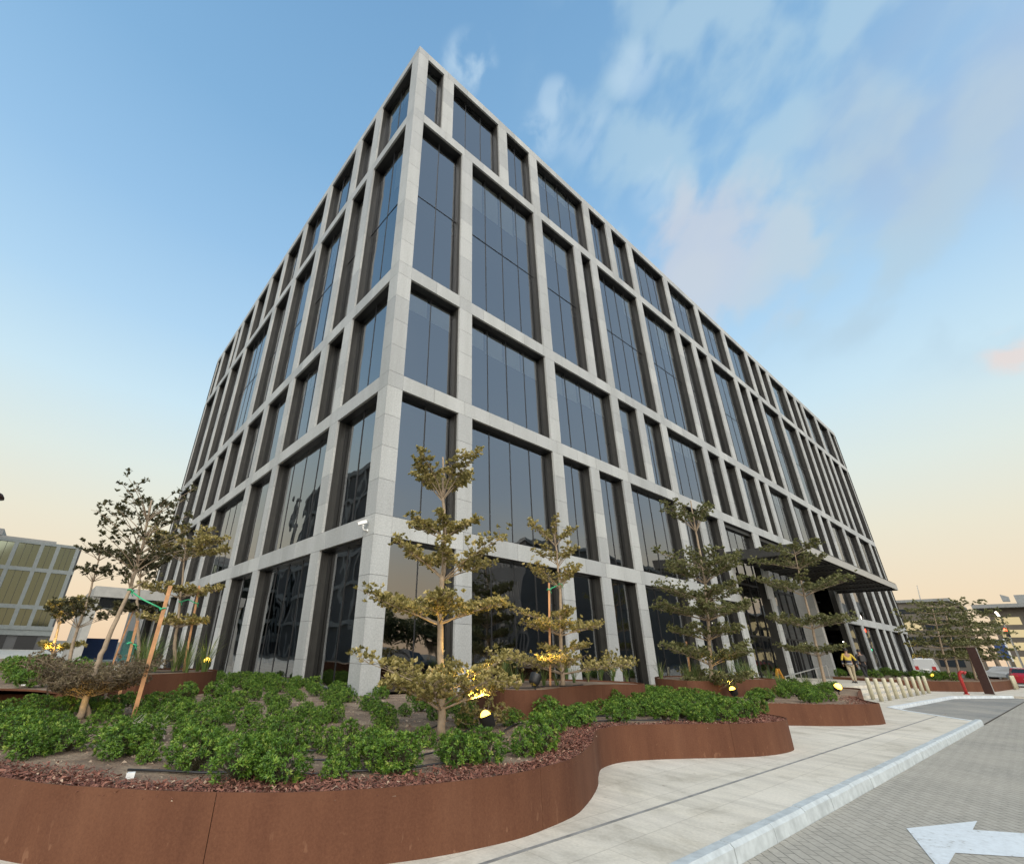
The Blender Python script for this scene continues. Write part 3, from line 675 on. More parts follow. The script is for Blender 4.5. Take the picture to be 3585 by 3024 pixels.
# twig litter and clods on the soil
def litter(n):
    g = Geo(); c = 0; q = []; tt = []
    while c < n:
        x = random.uniform(-1, 13); y = random.uniform(3.7, 11)
        if not inpoly(x, y, bed1): continue
        c += 1; r = random.uniform(.006, .024) if random.random() < .93 else random.uniform(.024, .05); a = random.uniform(0, 6.28)
        pts = [(x + r * cos(a + k * 2.09) * random.uniform(.6, 1.2), y + r * sin(a + k * 2.09) * random.uniform(.6, 1.2), .54) for k in range(3)]
        tp = (x, y, .545 + r * random.uniform(.35, .9)); g.add(pts + [tp], [(0, 1, 3), (1, 2, 3), (2, 0, 3)], random.random())
    return tag(g.build('soil_clods', by_tone('clod_soil', [(0, (.11, .07, .05)), (.6, (.24, .17, .12)), (1, (.48, .39, .29))], .95)), 'loose clods and stones over the bare sandy soil', 'clods', None, 'stuff')
litter(6500)

# ------------------------------------------------------------------ leaves
def leaf_quads(P, D, ln, wd, fold=.25, up=None):
    """P bases (N,3), D unit directions (N,3)"""
    n = len(P); r = RNG.normal(0, 1, (n, 3)) if up is None else up + RNG.normal(0, .35, (n, 3))
    s = np.cross(D, r); s /= np.linalg.norm(s, axis=1)[:, None] + 1e-9; nn = np.cross(s, D)
    ln = np.asarray(ln).reshape(-1, 1) * np.ones((n, 1)); wd = np.asarray(wd).reshape(-1, 1) * np.ones((n, 1))
    mid = P + D * ln * .55 + nn * ln * .10
    return np.stack([P, mid + s * wd * .5 + nn * wd * fold, P + D * ln - nn * ln * .05, mid - s * wd * .5 + nn * wd * fold], 1)
def unit(a): return a / (np.linalg.norm(a, axis=-1, keepdims=True) + 1e-9)
def rosettes(g, C, A, k, ln, wd, spread=.85, t0=.5, tv=.2, leafup=True):
    """clusters of k leaves at centres C with axes A"""
    n = len(C); P = np.repeat(C, k, 0); Ax = np.repeat(A, k, 0)
    r = unit(RNG.normal(0, 1, (n * k, 3))); r = unit(r - Ax * (r * Ax).sum(1)[:, None]); sp_ = RNG.uniform(.25, 1.0, (n * k, 1)) * spread
    D = unit(Ax * (1 - sp_ * .75) + r * sp_); q = leaf_quads(P + D * .004, D, ln * RNG.uniform(.7, 1.15, n * k), wd * RNG.uniform(.8, 1.15, n * k), up=Ax)
    base = np.repeat(RNG.normal(t0, tv * .7, n), k) + RNG.normal(0, tv * .6, n * k) + (1 - sp_[:, 0]) * .22
    g.quads(q, np.clip(base, 0, 1))
def make_shrub(r, h, nros, lobes=1):
    g = Geo(); cs = []
    for i in range(lobes): cs.append((random.uniform(-.13, .13) * (lobes > 1), random.uniform(-.13, .13) * (lobes > 1), r * random.uniform(.8, 1), h * random.uniform(.75, 1)))
    C, A = [], []
    for i in range(nros):
        cx, cy, rr, hh = random.choice(cs); a = random.uniform(0, 2 * pi); e = math.asin(random.uniform(-.75, 1)); m = random.uniform(.78, 1.0) if random.random() < .8 else random.uniform(.4, .75)
        m *= 1 + .18 * sin(a * 3 + cx * 9) * cos(e)
        d = np.array([cos(a) * cos(e), sin(a) * cos(e), sin(e)]); p = np.array([cx, cy, hh * .47]) + d * np.array([rr, rr, hh * .53]) * m
        C.append(p); A.append(unit(d + np.array([0, 0, .55])))
        if i % 3 == 0: g.tube([(cx * .6, cy * .6, 0), (cx + d[0] * rr * .3, cy + d[1] * rr * .3, hh * .25), p], [.007, .005, .003], 3, cap=False)
    rosettes(g, np.array(C), np.array(A), 12, .056, .0135, .95, .5, .22)
    return g.mesh('shrub', [M_STEM, M_SHRUB])
random.seed(11)
SH = [make_shrub(.25, .44, 190), make_shrub(.21, .40, 150), make_shrub(.25, .42, 210, 2), make_shrub(.21, .50, 170), make_shrub(.18, .34, 110), make_shrub(.27, .46, 230, 2)]
NSH = [0]
def shrub(x, y, z, s, v, label, group, sz=1):
    o = bpy.data.objects.new('shrub', SH[v]); COL.objects.link(o); o.location = (x, y, z - .02); o.rotation_euler = (random.uniform(-.1, .1), random.uniform(-.1, .1), random.uniform(0, 6.28)); o.scale = (s * random.uniform(.92, 1.1), s, s * sz * random.uniform(.78, 1.0))
    tag(o, label, 'shrub', group); NSH[0] += 1
placed = []
def far_enough(x, y, d): return all((x - a) ** 2 + (y - b) ** 2 > d * d for a, b in placed)
GRF = 'green shrubs along the front rim of the wavy planter'
LBF = 'bushy green shrub in the row nearest the front rim of the wavy steel planter'
# front row traced from the photograph: (px, py of its foot, size, kind)
for px, py, s, v in ((40, 2615, 1.25, 2), (125, 2640, 1.1, 5), (240, 2622, 1.05, 0), (375, 2655, 1.1, 2), (450, 2632, .95, 0), (520, 2662, .85, 4), (655, 2690, 1.2, 5), (738, 2640, .95, 0), (842, 2724, 1.25, 5),
                     (905, 2660, .95, 0), (945, 2668, 1.0, 1), (1022, 2735, 1.15, 2), (1170, 2722, .85, 4), (1205, 2690, 1.0, 3), (1300, 2660, .9, 3), (1335, 2700, 1.05, 2), (1390, 2705, 1.2, 3),
                     (1560, 2655, .95, 2), (1610, 2678, 1.05, 0), (1735, 2666, 1.1, 2), (1830, 2640, .95, 3), (1900, 2630, .95, 3), (1930, 2560, .9, 0), (2010, 2545, .9, 2), (2068, 2505, .85, 4), (2110, 2500, .9, 0), (2165, 2490, .9, 1), (2215, 2488, .85, 4),
                     (2290, 2500, .95, 0), (2370, 2508, .95, 2), (2440, 2512, .9, 4), (2530, 2515, 1.05, 2), (2600, 2512, .95, 0), (2650, 2500, 1.0, 3)):
    x, y = gz(px, py, .56)
    if not inpoly(x, y, bed1): continue
    placed.append((x, y)); shrub(x, y, .56, s * (.78 if px < 1850 else .98), v, LBF, GRF)
ex_t = [(5.16, 5.47, .32), (4.95, 5.2, .3), (15.6, 6.45, .35), (15.4, 6.1, .3), (21.9, 5.62, .7), (.18, 7.6, .3), (4.57, 5.74, .45), (.79, 9.41, .3), (13.9, 7.2, .2)]
# the rest in loose rows
def fill(poly, n, dmin, label, group, cond, excl=(), z=.56, smin=.56, smax=.80, tries=6000):
    c = 0
    xs = [p[0] for p in poly]; ys = [p[1] for p in poly]
    for _ in range(tries):
        if c >= n: break
        x = random.uniform(min(xs), max(xs)); y = random.uniform(min(ys), max(ys))
        if not inpoly(x, y, poly) or not cond(x, y): continue
        if any(inpoly(x, y, [tuple(q) for q in e]) for e in excl): continue
        if any((x - a) ** 2 + (y - b) ** 2 < r * r for a, b, r in ex_t) or not far_enough(x, y, dmin): continue
        placed.append((x, y)); shrub(x, y, z, random.uniform(smin, smax), random.randrange(6), label, group); c += 1
def rimdist(x, y, path): return min(math.hypot(x - p[0], y - p[1]) for p in path)
def off(path, d):   # grown outline for exclusion
    c = np.mean(np.array(path), 0); return [c + (p - c) * (1 + d / np.linalg.norm(p - c)) for p in path]
EX = [off(RPC, .25), off(RPL, .25), off(RPR, .25)]
fill(bed1, 112, .40, 'green shrub among those between the wavy front rim and the left facade windows', 'shrubs in front of the left facade', lambda x, y: rimdist(x, y, fp) > .8 and x < 3.6 and y < 11.0 and x / max(y, .1) > -.02, EX)
fill(bed1, 66, .40, 'green shrub among those before the corner pillar and around the centre tree', 'shrubs around the building corner', lambda x, y: rimdist(x, y, fp) > .75 and 3.6 <= x < 6.9, EX)
fill(bed1, 16, .52, 'green shrub beside the left facade wall behind the small round planter', 'shrubs along the left facade', lambda x, y: x < 6.1 and 11 < y < 17.5 and x / y > .2, EX + [lp_], smin=.9)
fill(bed1, 44, .42, 'green shrub packed between the two raised planters and the third tree', 'shrubs before the right facade', lambda x, y: rimdist(x, y, fp) > .5 and x >= 6.9 and y < 7.8, EX, smin=.8, smax=1.0)
fill(bed2, 42, .46, 'green shrub in the second planter around its yellow lamp', 'shrubs in the second planter', lambda x, y: rimdist(x, y, sp2) > .75 and x > 13.6 and y < 8.8, EX, smin=.85)
fill([(40.9, 11), (41.2, 7), (43.4, 5.7), (46.3, 4.7), (57, 4.3), (57, 11)], 22, .86, 'dark green hedge shrub in the long planter beyond the bollards', 'hedge shrubs beyond the entrance', lambda x, y: True, (), .63, 1.1, 1.5)
fill([tuple(p) for p in lp_] + [(-4, 20)], 16, .45, 'green shrub in the low left planter behind its sandy edge', 'shrubs in the left planter', lambda x, y: x > -.3 and y > 12.5, (), .78, .9, 1.2)

# ------------------------------------------------------------------ trees with flat tiers
def tree(label, trunk_px, base, tiers, r0, mleaf, leaf=(.055, .030), dens=1.0, seed=1, cat='tree', group=None, name='tiered_tree', twist=0, rmin=.012, sparse=False):
    global RNG
    random.seed(seed); RNG = np.random.default_rng(seed)
    b = np.array(base, float); P = [vp(px, py, b) for px, py in trunk_px]; P[0] = b.copy()
    sh = np.array([0, 0, 0.0]); T = spline(P, 6)
    zs = [p[2] for p in T]; ztop = max(zs)
    def at_z(z):
        i = int(np.clip(np.searchsorted(zs, z), 1, len(T) - 1)); t = np.clip((z - zs[i - 1]) / (zs[i] - zs[i - 1] + 1e-9), 0, 1); return T[i - 1] * (1 - t) + T[i] * t
    t_ = thing(name, label, cat, tuple(b), group=group)
    g = Geo(); n = len(T)
    g.tube([p - b + np.array([random.gauss(0, .006), random.gauss(0, .006), 0]) for p in T], [r0 * (1.25 if i == 0 else 1) * (1 - .80 * (i / n)) + .004 for i in range(n)], 9)
    lv = Geo(); C, A = [], []
    for ti in tiers:
        bx, by, tx0, tx1, ty, nb, nr = ti          # branch pixel, leaf spread in px (left,right), tip row, branches, clusters
        Q = vp(bx, by, b); zb = Q[2]; O = at_z(zb); k = depth(O) / FPX
        zt = vp(bx, ty, b)[2]; rise = zt - zb
        side = unit(np.array([b[1], -b[0], 0.0])); fwd = unit(np.array([b[0], b[1], 0.0]))
        rl = (bx - tx0) * k; rr = (tx1 - bx) * k
        nr = int(nr * dens); per = max(3, int(2.7 * nr) // nb)
        for j in range(nb):
            a = 2 * pi * (j + random.uniform(-.25, .25)) / nb + seed; ca, sa = cos(a), sin(a)
            R_ = (rr if ca > 0 else rl) * abs(ca) + .5 * (rl + rr) * abs(sa); R_ = max(R_, .1) * random.uniform(.72, .98)
            d = side * ca + fwd * sa; up = rise * random.uniform(.55, .95); z0_ = -rise * .02 + random.uniform(-.03, .03)
            bend = random.uniform(-.22, .22)
            perp = np.array([-d[1], d[0], 0])
            def bp(t): return O + d * R_ * t + perp * bend * R_ * t * t + np.array([0, 0, z0_ + up * (t ** .85)])
            g.tube([bp(0) - b, bp(.3) - b, bp(.62) - b, bp(.95) - b], [max(rmin * .5, r0 * .28), max(rmin * .4, r0 * .18), max(.005, r0 * .10), .003], 5, cap=False)
            ntw = max(3, per // 5)
            for m in range(ntw):
                t = .26 + .74 * (m + random.random()) / ntw; p = bp(t); q = bp(min(1, t + .05)) - p
                sgn = random.choice((-1, 1)); L_ = R_ * random.uniform(.12, .42) * (1.15 - .55 * t)
                e = p + unit(perp * sgn + unit(q) * random.uniform(.4, 1.2) + np.array([0, 0, random.uniform(-.1, .45)])) * L_
                g.tube([p - b, (p + e) / 2 - b + np.array([0, 0, .02]), e - b], [.0055, .0042, .003], 3, cap=False)
                for s_ in range(max(1, per // ntw)):
                    u = random.random() ** .7; c = p + (e - p) * u + np.array([random.gauss(0, .035), random.gauss(0, .035), random.gauss(.015, .022)]) * (R_ / .8 + .35)
                    C.append(c - b); A.append(unit(np.array([random.gauss(0, .5), random.gauss(0, .5), .9]) + d * .5))
    rosettes(lv, np.array(C), np.array(A), 7, leaf[0], leaf[1], 1.0, .5, .26)
    g.build('trunk', M_BARK, t_, smooth=True); lv.build('crown', mleaf, t_)
    return t_
def tb(px, py, z): x, y = gz(px, py, z); return (x, y, z)
tree('tall young tree with five olive leaf tiers before the corner pillar', [(1546, 2568), (1545, 2400), (1541, 2170), (1552, 2000), (1556, 1880), (1550, 1740), (1552, 1600)], tb(1546, 2568, .56),
     [(1545, 2480, 1325, 1790, 2345, 8, 260), (1545, 2430, 1300, 1775, 2272, 7, 120), (1543, 2185, 1325, 1750, 2082, 9, 330), (1550, 2025, 1415, 1735, 1895, 8, 200), (1555, 1885, 1448, 1655, 1800, 7, 150), (1551, 1745, 1452, 1672, 1590, 9, 270)],
     .056, M_LEAF, (.062, .038), .92, 3)
tree('slim tree rising from the raised central grass planter, tied to a stake', [(1966, 2372), (1964, 2250), (1962, 2100), (1952, 1960), (1935, 1840)], (8.88, 7.09, .965),
     [(1966, 2355, 1782, 2212, 2292, 9, 260), (1965, 2290, 1885, 2062, 2250, 6, 70), (1964, 2222, 1850, 2088, 2172, 8, 150), (1962, 2190, 1800, 1975, 2125, 6, 90), (1960, 2060, 1838, 2025, 1965, 7, 110), (1950, 1980, 1858, 2005, 1905, 6, 80), (1940, 1910, 1848, 1992, 1820, 6, 95)],
     .045, M_LEAF, (.058, .032), 1.1, 5)
tree('dense dark green tiered tree between the centre planter and entrance canopy', [(2494, 2440), (2484, 2250), (2470, 2050), (2440, 1880), (2418, 1752)], tb(2494, 2440, .56),
     [(2490, 2425, 2415, 2650, 2345, 8, 170), (2486, 2330, 2352, 2608, 2250, 9, 190), (2482, 2240, 2380, 2590, 2185, 7, 120), (2476, 2170, 2322, 2592, 2110, 9, 220), (2470, 2110, 2335, 2590, 2045, 8, 180), (2462, 2040, 2350, 2560, 1965, 8, 170), (2455, 1990, 2318, 2555, 1925, 7, 130), (2428, 1860, 2340, 2492, 1750, 7, 110)],
     .055, M_LEAFG, (.076, .040), 1.35, 8)
tree('leaning thin tree with four wide tiers in front of the entrance canopy', [(2880, 2370), (2862, 2280), (2838, 2170), (2806, 2040), (2778, 1920)], (27.0 * .96, 7.33 * .96, .60),
     [(2866, 2295, 2770, 2935, 2252, 7, 110), (2836, 2200, 2715, 2945, 2150, 9, 170), (2814, 2085, 2692, 2935, 2012, 9, 170), (2790, 1992, 2672, 2868, 1945, 8, 120), (2780, 1940, 2700, 2850, 1900, 6, 80)],
     .065, M_LEAFG, (.102, .052), 1.35, 9)
tree('tall loose dark tree over a low brown twiggy tier at left', [(280, 2512), (310, 2420), (345, 2310), (400, 2185), (455, 2060), (500, 1900), (530, 1750)], tb(280, 2512, .56),
     [(455, 2060, 410, 540, 1970, 5, 40), (478, 2000, 350, 570, 1895, 8, 140), (492, 1940, 335, 610, 1805, 9, 160), (505, 1880, 350, 620, 1740, 8, 150), (515, 1820, 410, 640, 1670, 8, 120), (490, 1965, 470, 690, 1900, 5, 60)],
     .048, M_LEAFD, (.070, .032), .30, 12)
# brown twiggy shrub-like tier, same trunk, own part: built as its own bushy plant around the trunk foot
tree('brown twiggy half bare bush around the foot of the left trunk', [(282, 2505), (300, 2450), (312, 2415), (318, 2390)], tuple(np.array(tb(280, 2512, .56)) + np.array([.12, .05, 0])),
     [(308, 2425, 150, 490, 2300, 12, 300), (306, 2435, 170, 470, 2345, 12, 300), (306, 2440, 200, 440, 2380, 10, 200)], .035, M_LEAFB, (.040, .016), 1.5, 13, cat='bush', name='twiggy_bush')
tree('small dry shrub with yellow lit leaves beside the centre tree lamp', [(1690, 2540), (1694, 2505), (1698, 2475)], tb(1690, 2540, .56),
     [(1693, 2532, 1625, 1762, 2462, 8, 70), (1692, 2540, 1600, 1790, 2515, 7, 40)], .018, M_LEAF, (.045, .026), .8, 31, cat='bush', name='dry_shrub')
tree('small slender tree with two open tiers against the pale sky at left', [(232, 2335), (262, 2230), (300, 2120), (335, 2000), (358, 1900)], (.95 * 1.0, 19.5, .78),
     [(276, 2195, 185, 420, 2085, 9, 190), (332, 2035, 270, 430, 1960, 7, 85), (345, 1960, 280, 400, 1900, 6, 50)], .05, M_LEAFD, (.11, .055), .55, 14)
tree('small tree with yellow lit trunk near the plaza at far left', [(178, 2314), (190, 2250), (205, 2190), (212, 2140)], (.60, 22.5, .83),
     [(188, 2285, 148, 250, 2248, 7, 60), (205, 2185, 155, 262, 2085, 9, 150)], .06, M_LEAF, (.13, .07), 1.0, 15)
tree('thin tree with flat tiers growing from the small left round planter', [(603, 2345), (612, 2250), (625, 2160), (640, 2010), (652, 1880)], (2.8, 13.95, .97),
     [(618, 2195, 508, 715, 2158, 8, 110), (630, 2092, 532, 765, 2052, 8, 130), (642, 1962, 520, 772, 1895, 9, 220), (646, 1915, 540, 720, 1860, 7, 110)], .045, M_LEAF, (.075, .040), 1.1, 16)
tree('thin dark tree behind the striped side canopy posts', [(468, 2330), (480, 2150), (490, 2040), (496, 1960)], (2.6, 17.0, .60),
     [(480, 2150, 420, 545, 2112, 7, 70), (490, 2020, 425, 560, 1935, 8, 120)], .05, M_LEAFD, (.10, .05), 1.0, 17)
HG = 'tiered trees in the hedge planter beyond the entrance'
for i, (bx, by, tx, ty, X, tl) in enumerate(((3318, 2352, 3262, 2118, 47, 95), (3352, 2345, 3300, 2095, 50, 110), (3402, 2340, 3362, 2130, 52, 105), (3440, 2345, 3412, 2170, 54, 85))):
    b = vx(bx, by, X); b[2] = .63
    t = [(bx, by), ((bx * 2 + tx) / 3, (by * 2 + ty) / 3), ((bx + tx * 2) / 3, (by + ty * 2) / 3), (tx, ty)]
    tr = []
    for j in range(5):
        f = .24 + .17 * j; px = bx + (tx - bx) * f; py = by + (ty - by) * f; w_ = tl * (1.0 - .1 * abs(j - 2)); tr.append((px, py + 12, px - w_, px + w_, py - 2, 8, 110))
    tree(['leftmost hedge tree beside the far facade end', 'tallest hedge tree with sparse pale twigs on top', 'broad dark hedge tree left of the brown pylon', 'low hedge tree behind the brown pylon'][i], t, b, tr, .07, M_LEAFG, (.17, .075), .42, 20 + i, group=HG)

# ------------------------------------------------------------------ grasses
def make_grass(n, h, spread):
    g = Geo(); q = []; tt = []
    for i in range(n):
        a = random.uniform(0, 6.28); l = h * random.uniform(.55, 1.1); lean = random.uniform(.15, 1.0) * spread; w_ = random.uniform(.005, .009); d = np.array([cos(a), sin(a), 0]); s = np.array([-sin(a), cos(a), 0]); t = random.random()
        p0 = d * random.uniform(0, .05); prev = None; tn = min(1, max(0, random.gauss(.5, .25)))
        for j in range(6):
            u = j / 5; c = p0 + d * lean * l * u ** 1.7 + np.array([0, 0, l * (u - .38 * lean * u ** 2.6)]); ww = w_ * (1 - .85 * u); cur = (c - s * ww, c + s * ww)
            if prev: q.append([prev[0], prev[1], cur[1], cur[0]]); tt.append(tn)
            prev = cur
    g.quads(np.array(q), np.array(tt)); return g.mesh('grass_tuft', M_GRASS)
random.seed(4)
GR = [make_grass(46, .62, .8), make_grass(34, .52, 1.0), make_grass(60, .7, .65), make_grass(26, .45, .9)]
def tuft(x, y, z, s, v, label, group):
    o = bpy.data.objects.new('grass_tuft', GR[v]); COL.objects.link(o); o.location = (x, y, z); o.rotation_euler = (0, 0, random.uniform(0, 6.28)); o.scale = (s, s, s); tag(o, label, 'grass', group)
for px, py, s, v in ((1765, 2392, 1.15, 2), (1800, 2398, .9, 0), (1870, 2408, .7, 3), (1905, 2398, .8, 1), (1950, 2400, .8, 1), (2010, 2388, .8, 0), (2060, 2385, .7, 0), (2105, 2384, .75, 2), (2145, 2382, .95, 0), (2195, 2384, .75, 3), (2150, 2368, 1.0, 2), (1830, 2388, .7, 1), (1985, 2378, .8, 2)):
    x, y = gz(px, py, .97); tuft(x, y, .965, s, v, 'arching grass tuft in the raised central planter', 'grass tufts in the central planter')
for px, py, s, v in ((520, 2345, 1.1, 2), (560, 2340, 1.0, 0), (545, 2330, 1.2, 2), (605, 2352, .8, 0), (620, 2346, .9, 1), (690, 2348, .9, 1), (705, 2340, 1.1, 0), (655, 2336, 1.0, 2), (500, 2335, 1.2, 0), (580, 2330, 1.2, 2), (480, 2332, 1.2, 2)):
    x, y = gz(px, py, .97)
    if not inpoly(x, y, [tuple(p) for p in RPL]): x, y = 1.9 + random.random() * 1.4, 13.2 + random.random() * 1.2
    tuft(x, y, .965, s * 1.2, v, 'green grass tuft in the small left round planter', 'grass tufts in the left round planter')
for i in range(12):
    tuft(random.uniform(14.6, 19.4), random.uniform(7.1, 8.0), .965, random.uniform(.8, 1.1), random.randrange(4), 'grass tuft in the planter near the entrance canopy', 'grass tufts by the entrance planter')
for i in range(14):
    tuft(random.uniform(22.5, 26.5), random.uniform(7.2, 8.6), .55, random.uniform(.9, 1.3), random.randrange(4), 'yellowish grass tuft at the foot of the leaning thin tree', 'grass tufts by the leaning tree')
# dry fallen branch
db = Geo(); p0 = np.array([*gz(575, 2590, .56), .57])
for i in range(9):
    a = 2.2 + random.uniform(-.7, .7); l = random.uniform(.25, .6); d = np.array([cos(a), sin(a), random.uniform(.15, .5)])
    m_ = p0 + d * l * .5 + np.array([0, 0, .05]); e = p0 + d * l; e[2] = p0[2] + random.uniform(.02, .2); db.tube([p0, m_, e], [.006, .005, .002], 4)
    for k in range(3): f = p0 + (e - p0) * random.uniform(.4, .9); db.tube([f, f + np.array([random.uniform(-.12, .12), random.uniform(-.12, .12), random.uniform(0, .1)])], [.003, .0015], 3)
tag(db.build('dry_branch', plain('dry_twig', (.36, .31, .26), .9)), 'pale dry twig branch lying among the front left shrubs', 'branch')
# irrigation hoses in rows
for i, (off_, z_, a, b, lb_) in enumerate(((.72, .575, 26, 128, 'black irrigation hose nearest the front rim of the bed'), (1.25, .572, 30, 110, 'black irrigation hose in the second row behind the rim'), (1.75, .57, 32, 100, 'black irrigation hose midway up the shrub bed'), (2.3, .57, 34, 92, 'black irrigation hose in the row nearest the pillar'))):
    pth = inset(fp, off_)[a:b:4]; g = Geo()
    g.tube([(p[0] + random.gauss(0, .02), p[1] + random.gauss(0, .02), z_ + random.gauss(0, .006)) for p in pth], .010, 6); tag(g.build('irrigation_hose', M_HOSE, smooth=True), lb_, 'hose')
for i in range(3):
    x, y = ((7.2, 6.9), (8.6, 7.0), (2.4, 13.1))[i]
    g = Geo(); g.tube([(x - .9, y - .1, .985), (x - .3, y + .05, .99), (x + .4, y - .05, .985), (x + 1.0, y + .1, .985)] if i < 2 else [(x - .5, y - .1, .985), (x, y, .99), (x + .6, y + .5, .985)], .010, 6)
    tag(g.build('irrigation_hose', M_HOSE, smooth=True), ['black hose on the sand at the left of the central planter', 'black hose on the sand across the central planter', 'black hose on the sand of the left round planter'][i], 'hose')
# scraps of paper and white stone
for px, py, z_, lb_ in ((455, 2718, .575, 'scrap of white paper on the mulch at lower left'), (2245, 2487, .60, 'white marker stub standing among the right hand shrubs'), (80, 2401, .78, 'white stone on the sandy left planter')):
    x, y = gz(px, py, z_ - .02); g = Geo(); s = .035
    g.prism([(x - s, y - s * .5), (x + s * .8, y - s * .7), (x + s, y + s * .4), (x - s * .5, y + s * .8)], z_ - .03, z_ + (.09 if 'stub' in lb_ else .012)); tag(g.build('litter_scrap', M_WHITE), lb_, 'litter')

# ------------------------------------------------------------------ stakes and ties
def stake(label, px0, px1, base, w_=.045, m=None):
    b = np.array(base); top = vp(*px1, b); t = Geo(); t.bar((0, 0, -.1), top - b, w_, w_); o = t.build('wooden_stake', m or M_WOOD); o.location = b; return tag(o, label, 'stake'), top
SG = None
s1, _ = stake('long orange wooden stake standing among the left shrubs', (465, 2512), (597, 2050), tb(465, 2512, .56), .06)
s2, _ = stake('weathered stake left of the small round planter', (412, 2460), (482, 2172), tb(412, 2460, .56), .05)
s3, _ = stake('orange stake inside the small left round planter', (632, 2330), (698, 2050), (2.95, 13.8, .97), .05)
s4, _ = stake('reddish stake beside the slim tree in the central planter', (1912, 2360), (1922, 2040), (8.55, 7.15, .97), .042)
s5, _ = stake('short pale stake in front of the dense third tree', (2424, 2418), (2402, 2245), tb(2424, 2418, .56), .06)
s6, _ = stake('distant thin stake near the side canopy', (430, 2255), (470, 2130), (2.0, 19.5, .4), .05)
def tie(label, pts):
    g = Geo(); g.tube(pts, .012, 6)
    for p in (pts[0], pts[-1]):
        p = np.array(p); g.tube([p + np.array([cos(a) * .045, sin(a) * .045, random.uniform(-.02, .02)]) for a in np.linspace(0, 6.3, 9)], .012, 5)
        g.tube([p, p + np.array([.05, -.03, -.08])], .008, 4)
    return tag(g.build('tree_tie', M_TIE, smooth=True), label, 'tie')
bA = np.array(tb(280, 2512, .56)); bS = np.array(tb(465, 2512, .56))
tie('green plastic strap from the left trunk to the long orange stake', [vp(457, 2068, bA), (vp(500, 2098, bA) + vp(500, 2098, bS)) / 2, vp(570, 2132, bS)])
bT = np.array((2.8, 13.95, .97)); bK = np.array((2.95, 13.8, .97))
tie('green plastic strap in the small left round planter', [vp(632, 2106, bT), vp(660, 2098, bT), vp(688, 2112, bK)])
bT = np.array((8.88, 7.09, .97)); bK = np.array((8.55, 7.15, .97))
tie('green plastic strap on the slim tree in the central planter', [vp(1962, 2045, bT), vp(1945, 2052, bT), vp(1922, 2062, bK)])
tie('green plastic knot low on the weathered stake', [vp(455, 2250, np.array(tb(412, 2460, .56))), vp(472, 2258, np.array(tb(412, 2460, .56)))])

# ------------------------------------------------------------------ garden uplights
def uplight(label, x, y, z, aim, power=14, glow=1.0):
    t = thing('garden_uplight', label, 'light', (x, y, z), group=None)
    t.scale = (1.25, 1.25, 1.25)
    if power < 10: t.scale = (.55, .55, .55)
    g = Geo(); g.tube([(0, 0, -.08), (0, 0, .06)], .012, 6); g.tube([(-.06, 0, .06), (-.06, 0, .13)], .008, 5); g.tube([(.06, 0, .06), (.06, 0, .13)], .008, 5); g.box((-.065, -.01, .05), (.065, .01, .062)); g.build('spike', M_BLACK, t)
    a = unit(np.array(aim) - np.array([x, y, z + .13])); c = np.array([0, 0, .14])
    h = Geo(); h.tube([c - a * .08, c - a * .06, c + a * .05, c + a * .065], [.045, .075, .086, .09], 14, cap=False); h.build('lamp_body', M_BLACK, t, smooth=True)
    l = Geo(); R0_ = max(.048, .046 * glow); l.tube([c + a * (.04 + R0_ * 1.1 * sin(q_)) for q_ in (0, .4, .8, 1.2, 1.5)], [R0_ * cos(q_) + .002 for q_ in (0, .4, .8, 1.2, 1.5)], 14); l.build('lens', E_LAMP, t, smooth=True)
    ld = bpy.data.lights.new('uplight_lamp', 'SPOT'); ld.energy = power * 1.6; ld.color = (1, .66, .18); ld.spot_size = rad(95); ld.spot_blend = .6; ld.shadow_soft_size = .04
    lo = bpy.data.objects.new('uplight_lamp', ld); COL.objects.link(lo); lo.parent = t; lo.location = tuple(c + a * (.06 + R0_ * 1.3)); lo.rotation_euler = Vector(-a).to_track_quat('Z', 'Y').to_euler()
    return t
t1 = tb(1546, 2568, .56)
x, y = gz(1706, 2535, .70); uplight('glowing yellow uplight at the foot of the centre tree', x, y, .57, (t1[0] + .1, t1[1] - .35, 1.55), 95, 1.25)
x, y = gz(1882, 2352, 1.12); x, y = 7.35, 6.5; uplight('glowing yellow uplight among the grasses of the central planter', x, y, .97, (8.2, 6.6, 2.2), 45, 1.3)
x, y = gz(2568, 2425, .65); uplight('yellow uplight hidden in shrubs right of the third tree', 15.6, 6.45, .57, (15.2, 6.6, 1.8), 30, 1.3)
x, y = gz(2937, 2415, .66); uplight('bright yellow uplight near the end of the second planter', 21.9, 5.62, .57, (21.6, 5.1, 1.4), 60, 1.9)
x, y = gz(722, 2325, 1.1); uplight('yellow uplight on the rim of the small left round planter', 3.42, 13.75, .97, (3.1, 13.2, 2.4), 14, 1.5)
uplight('yellow uplight buried in the shrubs at lower left', .18, 7.6, .57, (-.05, 8.2, .95), 7)
uplight('yellow uplight under the plaza side tree at far left', .35, 21.9, .83, (.6, 22.5, 2.0), 60, 1.3)
uplight('yellow uplight lighting the trunk of the tall left tree', .60, 9.05, .54, (.80, 9.42, 1.0), 4)
uplight('yellow uplight under the hedge trees beside the far facade', 47.5, 6.6, .63, (47, 7.5, 2.0), 120, 2.0)

